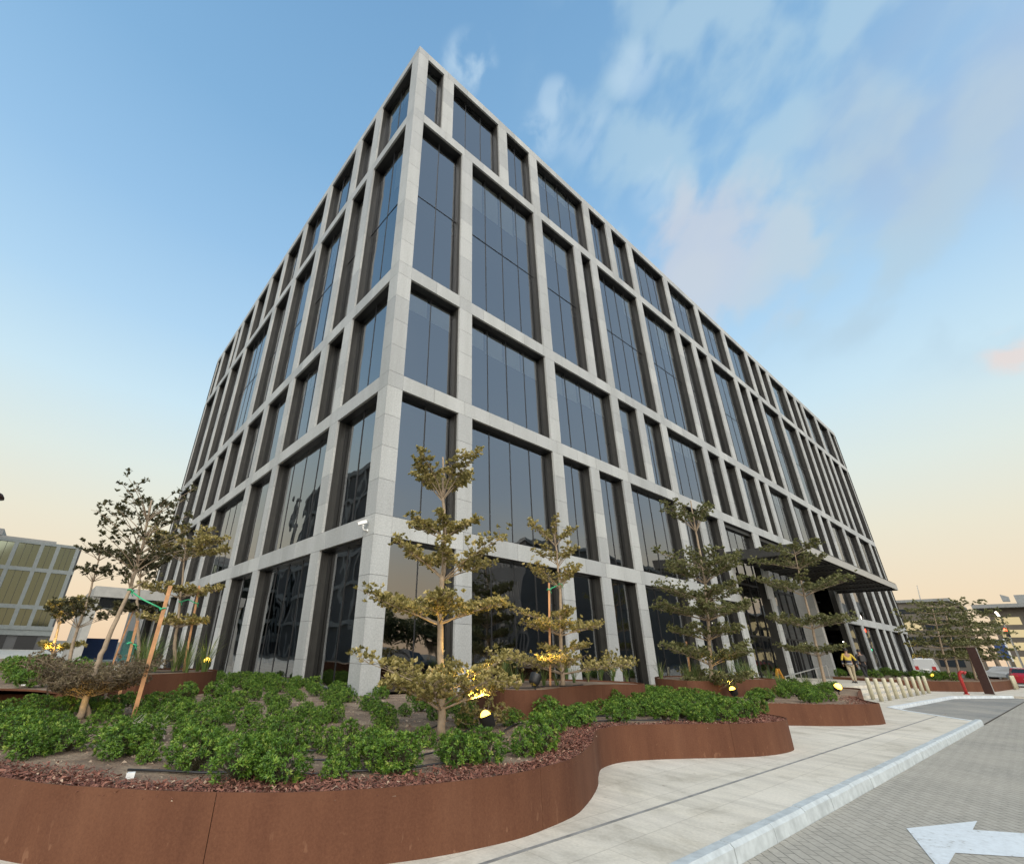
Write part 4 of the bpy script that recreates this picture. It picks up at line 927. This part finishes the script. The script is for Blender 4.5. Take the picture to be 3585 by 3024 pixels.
# ------------------------------------------------------------------ security camera on the corner
scam = thing('security_camera', 'white bullet security camera on the granite corner', 'camera', (CX, CY + .36, 4.62)); scam.scale = (.78, .78, .78)
g = Geo(); g.tube([(-.002, 0, -.0), (-.03, 0, 0)], .055, 14); g.tube([(-.03, 0, 0), (-.16, .0, .01), (-.2, 0, .06), (-.2, 0, .20)], .022, 8); g.tube([(-.2, 0, .13), (-.2, 0, .17)], .035, 10); g.build('bracket', M_WHITE, scam, smooth=True)
g = Geo(); a = unit(np.array([-.75, .55, -.28])); c = np.array([-.2, 0, .26]); g.bar(c - a * .14, c + a * .20, .12, .11); g.bar(c - a * .15 + np.array([0, 0, .066]), c + a * .25 + np.array([0, 0, .066]), .145, .02); g.build('housing', M_WHITE, scam, bevel=.012)
g = Geo(); g.tube([c + a * .195, c + a * .205], .04, 12); g.build('lens', M_BLACK, scam)

# ------------------------------------------------------------------ bollards, standpipe, pylon
def lathe(g, prof, n=16, tone=.5):
    vs = []; 
    for r, z in prof:
        for k in range(n): vs.append((r * cos(2 * pi * k / n), r * sin(2 * pi * k / n), z))
    fs = [(i * n + k, i * n + (k + 1) % n, (i + 1) * n + (k + 1) % n, (i + 1) * n + k) for i in range(len(prof) - 1) for k in range(n)]
    fs.append(tuple(range(n - 1, -1, -1))); fs.append(tuple((len(prof) - 1) * n + k for k in range(n))); return g.add(vs, fs, tone)
bo = thing('bollard', 'cream bollard nearest the second planter, leftmost of the row', 'bollard', (27.6, 5.9, .13), group='cream bollards before the entrance steps')
lathe(Geo(), [(.075, .012), (.075, .80), (.068, .835), (.045, .845)]).build('post', M_CREAM, bo, smooth=True); lathe(Geo(), [(.11, 0), (.11, .012)]).build('base_plate', M_STEEL, bo)
ord_ = ['second', 'third', 'fourth', 'fifth', 'sixth', 'seventh', 'eighth']
BP = [(3058, 2450.7), (3088, 2457), (3117.6, 2453.5), (3143, 2448), (3169.5, 2444), (3192, 2440), (3214.6, 2435.7), (3235, 2432), (3253.7, 2428)]
BQ = [gz(px, py - 1.5, .13) for px, py in BP]
for i, (x, y) in enumerate(BQ[1:]): dup(bo, (x, y, .13), label=('cream bollard, %s from the planter end of the row' % ord_[i]) if i < 7 else 'cream bollard at the far right end of the entrance row')
bo.location = (*BQ[0], .13)
for i, x in enumerate((52.2, 53.1, 54.0)): dup(bo, (x, 3.42, .13), label=['nearest of three cream bollards by the red car', 'middle of three cream bollards by the red car', 'farthest of three cream bollards by the red car'][i], group='cream bollards beyond the brown pylon')
sp3 = thing('standpipe', 'red fire standpipe with bent outlet on the pavement', 'hydrant', (39.9, 4.5, .13))
g = Geo(); g.tube([(0, 0, 0), (0, 0, .85), (.0, -.03, 1.0), (0, -.12, 1.08), (0, -.24, 1.06)], [.075, .075, .078, .085, .085], 12); g.build('pipe', M_RED, sp3, smooth=True)
g = Geo(); g.tube([(0, -.24, 1.06), (0, -.29, 1.02)], .10, 12); g.tube([(0, 0, .70), (0, 0, .75)], .105, 12); g.tube([(0, 0, 0), (0, 0, .04)], .12, 12); g.build('outlet_flange', M_RED, sp3)
py_ = thing('sign_pylon', 'tall narrow dark brown sign pylon on the pavement', 'sign', (41.4, 3.75, .13))
g = Geo(); g.box((-.09, -.19, 0), (.09, .19, 2.35)); g.build('panel', M_PYLON, py_, bevel=.01); g = Geo(); g.box((-.14, -.25, 0), (.14, .25, .03)); g.build('base_plate', M_STEEL, py_)
g = Geo(); g.box((-.088, -.205, .06), (.088, -.192, 2.33)); g.build('edge_strip', M_FASCIA, py_)
# wet floor sign and handrail by the entrance column
wf = thing('warning_sign', 'yellow folding floor sign beside the entrance column', 'sign', (28.6, 9.55, .525), .8)
for s in (-1, 1):
    g = Geo(); v = [(-.15, s * .17, 0), (.15, s * .17, 0), (.09, s * .02, .66), (-.09, s * .02, .66)]; n_ = np.array([0, .02 * s, 0]); g.add([np.array(p) for p in v] + [np.array(p) + n_ for p in v], [(0, 1, 2, 3), (7, 6, 5, 4), (0, 4, 5, 1), (1, 5, 6, 2), (2, 6, 7, 3), (3, 7, 4, 0)]); g.build('panel', M_YELLOW, wf)
    g = Geo(); g.tube([(0, s * .103, .34), (0, s * .107, .345)], .06, 10); g.build('symbol', M_BLACK, wf)
hr = thing('handrail', 'slanted steel handrail rising behind the leaning tree', 'rail', (0, 0, 0))
r0_, r1_ = vy(2748, 2368, 9.4), vy(2893, 2328, 9.4)
g = Geo(); g.tube([(r0_[0], 9.4, .52), r0_, r1_, r1_ + np.array([.25, 0, -.25])], .03, 8); g.build('top_rail', M_STEEL, hr)
for f in (.33, .7, 1): p = r0_ + (r1_ - r0_) * f; Geo().tube([(p[0], 9.4, .52), p], .022, 6).build('post', M_STEEL, hr)

# ------------------------------------------------------------------ people
def skin_mesh(name, pts, edges, rads, m, parent, sub=2, root=0):
    me = bpy.data.meshes.new(name); me.from_pydata([tuple(p) for p in pts], edges, []); o = bpy.data.objects.new(name, me); COL.objects.link(o)
    sk = o.modifiers.new('skin', 'SKIN'); sk.use_smooth_shade = True
    for i, r in enumerate(rads):
        v = me.skin_vertices[0].data[i]; v.radius = (r, r) if not isinstance(r, tuple) else r
        v.use_root = (i == root)
    s = o.modifiers.new('sub', 'SUBSURF'); s.levels = sub; s.render_levels = sub
    dg = bpy.context.evaluated_depsgraph_get(); dg.update(); nm = bpy.data.meshes.new_from_object(o.evaluated_get(dg)); bpy.data.objects.remove(o); bpy.data.meshes.remove(me)
    nm.name = name; nm.materials.clear(); nm.materials.append(m); r = bpy.data.objects.new(name, nm); COL.objects.link(r)
    if parent: r.parent = parent
    return r
def person(label, loc, rz, top_m, leg_m, stride, arms, H=1.75):
    t = thing('person', label, 'person', loc, rz); k = H / 1.75
    M_SKIN = bpy.data.materials.get('skin') or plain('skin', (.28, .16, .10), .6)
    M_HAIR = bpy.data.materials.get('hair') or plain('hair', (.012, .010, .010), .6)
    # local: +y is forward
    hip = .92; s = stride
    P = dict(pel=(0, 0, hip), sp=(0, .01, 1.12), ch=(0, 0, 1.32), nk=(0, .0, 1.48), hd=(0, .02, 1.60), ht=(0, .02, 1.70))
    pts, rad_, idx, ed = [], [], {}, []
    def add(n, p, r, par=None):
        idx[n] = len(pts); pts.append(np.array(p) * k); rad_.append(tuple(q * k for q in r) if isinstance(r, tuple) else r * k)
        if par: ed.append((idx[par], idx[n]))
    add('pel', P['pel'], (.145, .105)); add('sp', P['sp'], (.135, .10), 'pel'); add('ch', P['ch'], (.165, .115), 'sp'); add('nk', P['nk'], .055, 'ch'); add('hd', P['hd'], (.078, .092), 'nk'); add('ht', P['ht'], (.060, .07), 'hd')
    for sd_, nm in ((-1, 'l'), (1, 'r')):
        fy = s * sd_; add('hp' + nm, (sd_ * .095, 0, .86), .085, 'pel'); add('kn' + nm, (sd_ * .10, fy * .42 + .02, .49), .056, 'hp' + nm); add('an' + nm, (sd_ * .10, fy * .85 - .06 * abs(s), .10 + (.05 if fy < 0 else 0)), .038, 'kn' + nm); add('to' + nm, (sd_ * .11, fy * .85 + .13, .045), .034, 'an' + nm)
        (ex, ey, ez), (wx, wy, wz) = arms[0 if sd_ < 0 else 1]
        add('sh' + nm, (sd_ * .185, 0, 1.41), .052, 'ch'); add('el' + nm, (sd_ * ex, ey, ez), .038, 'sh' + nm); add('wr' + nm, (sd_ * wx, wy, wz), .026, 'el' + nm)
        w0 = np.array((sd_ * wx, wy, wz)); dirh = unit(w0 - np.array((sd_ * ex, ey, ez))); add('pa' + nm, w0 + dirh * .07, (.030, .018), 'wr' + nm)
        sidev = unit(np.cross(dirh, (1, 0, 0.01)))
        for f in range(4):
            b0 = w0 + dirh * .09 + sidev * (-.027 + .018 * f); add('f%d%s' % (f, nm), b0 + dirh * .03, .0085, 'pa' + nm); add('g%d%s' % (f, nm), b0 + dirh * (.062 - .008 * abs(f - 1)) + np.array([-sd_ * .02, 0, 0]), .007, 'f%d%s' % (f, nm))
        add('th' + nm, w0 + dirh * .05 + sidev * -.045, .010, 'pa' + nm); add('tt' + nm, w0 + dirh * .085 + sidev * -.052, .008, 'th' + nm)
    skin_mesh('body', pts, ed, rad_, M_SKIN, t)
    def sub(names, grow, m, nm, z0=None):
        ii = {n: i for i, n in enumerate(names)}; e = [(ii[a], ii[b]) for a, b in ((k1, k2) for k1 in names for k2 in names if (idx[k1], idx[k2]) in ed)]
        rr = [tuple(q + grow for q in rad_[idx[n]]) if isinstance(rad_[idx[n]], tuple) else rad_[idx[n]] + grow for n in names]
        pp = [pts[idx[n]].copy() for n in names]
        if z0: pp[0][2] = z0 * k; rr[0] = (rr[0][0] + .02, rr[0][1] + .03)
        return skin_mesh(nm, pp, e, rr, m, t)
    sub(['pel', 'sp', 'ch', 'nk', 'shl', 'ell', 'wrl', 'shr', 'elr', 'wrr'], .014, top_m, 'jacket', .76); sub(['pel', 'hpl', 'knl', 'anl', 'hpr', 'knr', 'anr'], .017, leg_m, 'trousers', 1.02)
    g = Geo(); vs = []; c = np.array(P['hd']) * k + np.array([0, -.012, .035]) 
    n = 14
    for i in range(8):
        e = -.35 + (pi / 2 + .35) * i / 7
        for j in range(n): a = 2 * pi * j / n; vs.append(c + np.array([cos(a) * cos(e) * .092, sin(a) * cos(e) * .105 - .012, sin(e) * .115]) * k)
    g.add(vs, [(i * n + j, i * n + (j + 1) % n, (i + 1) * n + (j + 1) % n, (i + 1) * n + j) for i in range(7) for j in range(n)]); g.build('hair', M_HAIR, t, smooth=True)
    for sd_ in (-1, 1): 
        gg = Geo(); fy = s * sd_; b_ = np.array([sd_ * .105, fy * .85 - .06 * abs(s) + .03, .0 + (.03 if fy < 0 else 0)]) * k; gg.add([b_ + np.array(q) for q in ((-.045, -.10, 0), (.045, -.10, 0), (.05, .16, 0), (-.05, .16, 0), (-.04, -.09, .09), (.04, -.09, .09), (.04, .13, .05), (-.04, .13, .05))], [(3, 2, 1, 0), (4, 5, 6, 7), (0, 1, 5, 4), (1, 2, 6, 5), (2, 3, 7, 6), (3, 0, 4, 7)]); gg.build('shoe', M_BLACK, t, bevel=.015)
    # face: eyes, nose, mouth, ears
    fgeo = Geo(); hc = np.array(P['hd']) * k
    for sd_ in (-1, 1):
        fgeo.tube([hc + np.array([sd_ * .032, .098, .02]), hc + np.array([sd_ * .032, .104, .02])], .009, 8); fgeo.tube([hc + np.array([sd_ * .082, .0, -.01]), hc + np.array([sd_ * .098, -.01, .03])], .016, 6)
    fgeo.tube([hc + np.array([0, .098, .03]), hc + np.array([0, .12, -.015])], [.008, .014], 6); fgeo.tube([hc + np.array([-.022, .094, -.05]), hc + np.array([.022, .094, -.05])], .006, 6); fgeo.build('face', M_SKIN, t)
    return t
def banded(name, c1, c2, z0, z1):
    m, t, p = mat(name, c1, .7); s = N(t, 'ShaderNodeSeparateXYZ'); t.links.new(ocoord(t), s.inputs[0])
    f = MATH(t, 'MULTIPLY', MATH(t, 'GREATER_THAN', s.outputs[2], z0), MATH(t, 'LESS_THAN', s.outputs[2], z1)); st = MATH(t, 'COMPARE', s.outputs[2], (z0 + z1) / 2, .018)
    c = MIX(t, f, tuple(c1), tuple(c2)); c = MIX(t, st, c, (.45, .45, .42)); t.links.new(c, p.inputs['Base Color']); return m
fac = math.atan2(-1, .25)
person('person in a yellow and navy top and khaki trousers seen from behind', (35.2, 8.15, .52), rad(-62), banded('yellow_top', (.46, .33, .04), (.02, .02, .04), .80, 1.12), plain('khaki_cloth', (.36, .30, .20), .85), .22, (((.30, -.02, 1.14), (.27, .10, .92)), ((.32, -.04, 1.15), (.34, .10, .95))))
p2 = person('person in dark clothes with a grey backpack walking to the entrance', (38.1, 8.2, .52), rad(-55), plain('black_cloth', (.016, .016, .02), .9), plain('black_trousers', (.014, .014, .016), .9), .34, (((.27, -.08, 1.13), (.27, .02, .88)), ((.27, .06, 1.14), (.25, .22, .98))))
g = Geo(); g.box((-.14, -.25, 1.06), (.14, -.12, 1.42)); bp_ = g.build('backpack', plain('grey_nylon', (.045, .043, .042), .8), None, bevel=.05); bp_.location = p2.location; bp_.rotation_euler = p2.rotation_euler; tag(bp_, 'grey backpack worn by the person in dark clothes', 'backpack')

# ------------------------------------------------------------------ vehicles in the distance
def car(label, loc, rz, paint, L_=4.5, W=1.8, H=1.45, van=False):
    t = thing('parked_car' if not van else 'parked_van', label, 'car' if not van else 'van', loc, rz)
    if not van: prof = [(-.5, .30), (-.505, .62), (-.47, .70), (-.36, .74), (-.27, .97), (.10, 1.0), (.24, .68), (.44, .60), (.495, .50), (.5, .28)]
    else: prof = [(-.5, .18), (-.5, .95), (-.48, 1.0), (.22, 1.0), (.36, .62), (.48, .54), (.5, .40), (.5, .18)]
    g = Geo(); n = len(prof); vs = []
    for s in (-1, 1):
        for x, z in prof: tw = .5 - (.09 if z > .72 else .0); vs.append((x * L_, s * W * tw, z * H))
    g.add(vs, [tuple(range(n)), tuple(range(2 * n - 1, n - 1, -1))] + [(i, n + i, n + (i + 1) % n, (i + 1) % n) for i in range(n)]); g.build('body', paint, t, bevel=.05)
    gl = bpy.data.materials.get('car_glass') or mat('car_glass', (.015, .018, .02), .06)[0]
    def pane(a, b, nm, y0=.36):
        (x0, z0), (x1, z1) = a, b; d = np.array([-(z1 - z0) * H, 0, (x1 - x0) * L_]); d = d / np.linalg.norm(d) * .012
        if x0 > 0 or van: d = d if d[2] > 0 else -d
        q = [np.array(p) for p in ((x0 * L_, -W * (y0 + .06), z0 * H), (x0 * L_, W * (y0 + .06), z0 * H), (x1 * L_, W * y0, z1 * H), (x1 * L_, -W * y0, z1 * H))]
        if d[2] < 0: d = -d
        Geo().add([p + d for p in q] + [p - d for p in q], [(0, 1, 2, 3), (7, 6, 5, 4), (0, 4, 5, 1), (1, 5, 6, 2), (2, 6, 7, 3), (3, 7, 4, 0)]).build(nm, gl, t)
    if not van: pane((-.352, .757), (-.276, .95), 'rear_window'); pane((.225, .71), (.11, .97), 'windscreen')
    else: pane((.35, .65), (.235, .97), 'windscreen')
    for s in (-1, 1):
        a = W * (.412 if not van else .413); g = Geo(); xs = (-.25, .08) if not van else (.10, .22); zz = (.76, .95)
        g.box((xs[0] * L_, s * a - .01, zz[0] * H), (xs[1] * L_, s * a + .01, zz[1] * H)); g.build('side_window', gl, t)
        Geo().box((-.507 * L_, s * W * .36 - .16, .58 * H if not van else .45 * H), (-.49 * L_, s * W * .36 + .16, .68 * H if not van else .62 * H)).build('tail_light', M_RED, t)
        Geo().box((.478 * L_, s * W * .36 - .16, .50 * H * .95), (.497 * L_, s * W * .36 + .16, .57 * H)).build('headlight', M_WHITE, t)
        for x in (-.31, .31):
            w_ = Geo().tube([(x * L_, s * W * .5 - s * .2, .32), (x * L_, s * W * .5 + s * .012, .32)], .32, 18).build('wheel', M_BLACK, t); Geo().tube([(x * L_, s * W * .5 + s * .013, .32), (x * L_, s * W * .5 + s * .02, .32)], .2, 14).build('rim', M_STEEL, w_)
    Geo().box((-.512 * L_, -.26, .42 * H), (-.502 * L_, .26, .50 * H)).build('number_plate', M_WHITE, t)
    return t
RP_ = mat('red_car_paint', (.32, .006, .02), .25)[0]; WP_ = mat('white_car_paint', (.52, .53, .53), .3)[0]; M_BLUEC = mat('dark_blue_car_paint', (.03, .045, .08), .25)[0]; GP_ = mat('grey_car_paint', (.20, .22, .23), .3)[0]
car('red car seen from behind near three cream bollards', (60.5, 3.05, 0), rad(4), RP_)
car('white van parked beyond the far end of the facade', (77.5, 11.1, 0), rad(6), WP_, 5.2, 1.9, 2.1, True)
car('white car side on behind the red car', (82, 5.6, 0), rad(72), WP_, 4.3, 1.8, 1.5)
car('grey car behind the red car at the right edge', (78, 3.0, 0), rad(60), GP_, 4.6, 1.8, 1.5)
# street furniture far right
sl_ = thing('street_lamp', 'tall street lamp with glowing head above the traffic signal', 'lamp', (95, 4.75, 0))
Geo().tube([(0, 0, 0), (0, 0, 7.2), (0, .1, 7.5)], [.11, .07, .06], 10).build('pole', M_STEEL, sl_); Geo().tube([(-.1, .1, 7.6), (-.1, .25, 7.55)], .28, 12).build('lamp_head', E_WHITE, sl_)
def signal(label, loc, e, low):
    t = thing('traffic_signal', label, 'traffic light', loc); h = low
    Geo().tube([(0, 0, 0), (0, 0, h - .3)], .06, 8).build('pole', M_STEEL, t); Geo().box((-.12, -.17, h - .5), (.12, .17, h + .5)).build('housing', M_BLACK, t); Geo().tube([(-.16, 0, h + (.3 if e is E_RED else -.3)), (-.13, 0, h + (.3 if e is E_RED else -.3))], .2, 12).build('signal_lens', e, t)
signal('traffic signal glowing red under the street lamp', (94, 4.75, 0), E_RED, 5.35); signal('traffic signal glowing green by the blue road sign', (92, 5.55, 0), E_GREEN, 3.35)
rs = thing('road_sign', 'tall blue and white road sign behind the brown pylon', 'sign', (80, 5.0, 0))
Geo().box((-.03, -.5, 2.2), (.03, .45, 4.1)).build('panel', M_BLUE, rs); Geo().box((-.045, -.54, 2.0), (-.031, -.40, 4.15)).build('white_edge', M_WHITE, rs); Geo().tube([(0, 0, 0), (0, 0, 2.3)], .06, 8).build('post', M_STEEL, rs)
# palm
pm = thing('palm_tree', 'feathery palm tree behind the hedge trees near the lit building', 'palm', (100, 7.1, 0))
Geo().tube([(0, 0, 0), (.1, .1, 3), (.0, .2, 6.2)], [.28, .22, .2], 9).build('trunk', M_BARK, pm, smooth=True)
g = Geo(); q = []; tt = []
random.seed(2)
for i in range(34):
    a = random.uniform(0, 6.28); e0 = random.uniform(-.5, 1.3); l = random.uniform(2.0, 2.8); d = np.array([cos(a), sin(a), 0]); s = np.array([-sin(a), cos(a), 0])
    for j in range(14):
        u = j / 13; c = np.array([0, .2, 6.3]) + d * l * u * cos(e0) + np.array([0, 0, l * (u * sin(e0) - .7 * u * u)])
        for sg in (-1, 1):
            tpt = c + (s * sg * .55 + d * .4 + np.array([0, 0, -.25])) * (.9 - .5 * abs(u - .4)); q.append([c, c + d * .07, tpt + d * .02, tpt]); tt.append(random.random())
g.quads(np.array(q), np.array(tt)); g.build('fronds', M_LEAFG, pm)

# ------------------------------------------------------------------ buildings in the distance
def facade_block(label, loc, size, m, rows, nb, axis, lit=0, roof=.4, over=.0, seed=1, name='distant_building', wm=None):
    """box building with window openings set on the face that looks along -axis"""
    random.seed(seed); t = thing(name, label, 'building', loc); sx, sy, sz = size
    Geo().box((0, 0, 0), (sx, sy, sz)).build('wall', m, t)
    Geo().box((-over, -over, sz), (sx + over, sy + over, sz + roof)).build('roof', M_CONC, t)
    wm = wm or bpy.data.materials.get('far_glass') or mat('far_glass', (.03, .035, .04), .1)[0]
    ln = sx if axis == 'y' else sy
    for (z0, z1) in rows:
        for i in range(nb):
            a = .4 + (ln - .8) * i / nb + .25; b = .4 + (ln - .8) * (i + 1) / nb - .25; e = lit and random.random() < lit
            g = Geo()
            if axis == 'y': g.box((a, -.05, z0), (b, .1, z1))
            else: g.box((-.05, a, z0), (.1, b, z1))
            g.build('window', E_WIN if e else wm, t)
    return t
fb = facade_block('long brown building with lit windows under an overhanging flat roof at right', (130, -40, 0), (30, 47.9, 10.7), M_TAN, [(1.2, 3), (4.0, 5.2), (6.0, 7.2), (8.0, 9.2)], 14, 'x', .6, .6, 1.5, 3)
g = Geo(); g.box((4, 20, 11.32), (14, 44.0, 13.1)); g.build('roof_box', M_CONC, fb); FQ = [vx(px, py, 133) - np.array([130, -40, 0]) for px, py in ((3499, 2080), (3530, 2088), (3536, 2104), (3510, 2104))]
g = Geo(); g.add(FQ + [p + np.array([1.2, 0, 0]) for p in FQ], [(0, 1, 2, 3), (7, 6, 5, 4), (0, 4, 5, 1), (1, 5, 6, 2), (2, 6, 7, 3), (3, 7, 4, 0)]); g.build('roof_fin', M_CONC, fb)
facade_block('low brown building behind the hedge trees right of the facade', (110, 10.6, 0), (20, 40, 10.6), M_TAN, [(1.2, 3), (4.0, 5.4), (6.4, 7.8), (8.9, 9.6)], 12, 'x', .2, .4, .4, 5)
tw = Geo().tube([vx(3228, 2120, 140), vx(3210, 2048, 140)], [.12, .06], 6); tag(tw.build('antenna_mast', M_STEEL), 'thin antenna mast above the low brown building', 'mast')
# left building with gold reflecting glass, stone grid like the main one
lb_ = thing('gold_glass_building', 'office building with gold reflecting windows in a pale grid at far left', 'building', (-42, 97, 0))
H0 = 15.3; LX = 43.3
Geo().box((0, .35, 0), (LX, 30, H0 - .3)).build('wall', M_SLATE, lb_)
gg = Geo()
ROWL = [(3.3, 5.6), (6.15, 10.9), (11.45, 14.9)]
vxs = [LX - .5, LX - 3.0, LX - 5.0, LX - 8.1, LX - 11.2, LX - 14.0, LX - 17, LX - 20, LX - 23, LX - 26, LX - 29, LX - 32, LX - 35, LX - 38, LX - 41]
for (z0, z1) in ((2.75, 3.3), (5.6, 6.15), (10.9, 11.45), (14.9, H0)): gg.box((0, 0, z0), (LX, .42, z1))
for x in vxs:
    for z0, z1 in ROWL: gg.box((x - .25, .003, z0), (x + .25, .42, z1))
gg.box((0, .1, 2.0), (LX, .5, 2.74)); gg.build('stone_grid', plain('greenish_stone', (.25, .27, .26), .8, 0, .1, 2), lb_)
M_GOLD = mat('gold_mirror_glass', (.105, .122, .098), .06, .9)[0]
ed = sorted(vxs)
for i in range(len(ed) - 1):
    for z0, z1 in ROWL:
        w_ = Geo().box((ed[i] + .25, .27, z0), (ed[i + 1] - .25, .34, z1)).build('window', M_GOLD, lb_)
        if i > 7:
            mg = Geo(); n = max(1, round((ed[i + 1] - ed[i] - .5) / .75))
            for j in range(1, n): u = ed[i] + .25 + (ed[i + 1] - ed[i] - .5) * j / n; mg.box((u - .025, .24, z0), (u + .025, .27, z1))
            if mg.n: mg.build('mullion', M_DARKFR, w_)
for u in (LX - 2.5, LX - 6, LX - 9.5, LX - 13): Geo().box((u - 1.3, .26, .1), (u + 1.0, .34, 1.95)).build('door', M_DARKFR, lb_)
pg = Geo(); pg.box((LX - 30, 4, H0), (LX - 3.6, 12, H0 + .9)); pg.box((LX - 30, 3.9, H0 + .9), (LX - 10.5, 12.1, H0 + 1.9)); pg.build('parapet_screen', M_CONC, lb_)
# far building and colourful panels seen under the side canopy
facade_block('grey louvred building seen under the side canopy', (9.5, 75, 0), (20, 14, 7.5), M_CONC, [(1, 3), (4.2, 6.2)], 10, 'y', 0, .3, 0, 6)
bn = thing('hoarding_panel', 'dark blue hoarding panel under the side canopy', 'panel', (3.0, 52, 0)); Geo().box((0, 0, .15), (2.4, .12, 1.75)).build('panel', M_BLUE, bn); Geo().box((-.15, -.02, .1), (-.01, .14, 1.9)).build('post', M_TURQ, bn)
bn = thing('turquoise_cabinet', 'turquoise stepped cabinet beside the dark blue hoarding', 'cabinet', (5.6, 50, 0)); Geo().box((0, 0, .05), (2.4, .5, 1.5)).build('body', M_TURQ, bn); Geo().box((.1, .1, 1.5), (.8, .4, 2.4)).build('upper_part', M_TURQ, bn)
# lamp head peeking in at the left edge
lh = thing('plaza_lamp', 'round dark lamp head on a post cut by the left edge', 'lamp', (-2.42, 20, 0))
lathe(Geo(), [(.02, 5.35), (.14, 5.45), (.16, 5.55)]).build('shade', M_CONC, lh); lathe(Geo(), [(.30, 5.56), (.29, 5.62), (.22, 5.72), (.08, 5.78)]).build('cap', M_PYLON, lh, smooth=True); Geo().tube([(0, 0, 0), (0, 0, 5.36)], .05, 8).build('post', M_BLACK, lh)
# the rest of the street, behind the viewer: it shows as reflections in the glass
facade_block('dark office block across the street, mirrored in the right facade', (60, -52, 0), (90, 22, 19), M_SLATE, [(1, 4), (5, 8.5), (10, 13), (14.5, 17.5)], 22, 'x', .0, .5, .3, 8)
ob = thing('neighbour_office', 'dark office with stone grid mirrored in the left facade windows', 'building', (-50, 42, 0))
Geo().box((0, 0, 0), (29.5, 50, 29)).build('wall', M_SLATE, ob)
gg = Geo()
for z_ in (5, 10, 15, 24, 29): gg.box((29.5, 0, z_ - .5), (29.8, 50, z_ + .1)); gg.box((0, -.3, z_ - .5), (29.8, 0, z_ + .1))
for y_ in np.arange(0, 50, 4): gg.box((29.52, y_, 0), (29.77, y_ + .6, 28.5))
for x_ in np.arange(0, 29, 4): gg.box((x_, -.27, 0), (x_ + .6, -.01, 28.5))
gg.build('stone_grid', M_CONC, ob)
def blob_tree(label, loc, h, r, seed, palm=False):
    random.seed(seed); rng = np.random.default_rng(seed); t = thing('street_tree' if not palm else 'street_palm', label, 'tree', loc)
    Geo().tube([(0, 0, 0), (.1, 0, h * .5), (0, .1, h * .8)], [.2, .15, .08], 8).build('trunk', M_BARK, t)
    n = 3000; d = unit(rng.normal(0, 1, (n, 3))); rr = rng.uniform(.45, 1, (n, 1)) * (1 + .35 * np.sin(d[:, :1] * 5 + seed) * np.cos(d[:, 1:2] * 4)); c = np.array([0, 0, h * .65]) + d * rr * np.array([r, r, h * .36]); dd = unit(rng.normal(0, 1, (n, 3)))
    s = unit(np.cross(dd, rng.normal(0, 1, (n, 3)))); l = .45
    g = Geo(); g.quads(np.stack([c, c + dd * l * .5 + s * l * .3, c + dd * l, c + dd * l * .5 - s * l * .3], 1), rng.random(n)); g.build('crown', M_LEAFG, t)
random.seed(77)
for i in range(16): blob_tree('dark street tree across the road, mirrored in the ground floor glass', (-2 + i * 4.6 + random.uniform(-1, 1), random.uniform(-44, -34), 0), random.uniform(6, 9.5), random.uniform(3.0, 3.9), 40 + i)
for i in range(9):
    car('dark car parked in the row across the road, mirrored in the glass', (6 + i * 5.4, -16 + random.uniform(-.3, .3), .01), rad(90 + random.uniform(-3, 3)), random.choice((GP_, M_BLUEC, M_BLACK)))['group'] = 'cars parked across the road'
for o in COL.objects:
    if o.name.startswith('street_tree'): o['group'] = 'street trees mirrored in the glass'
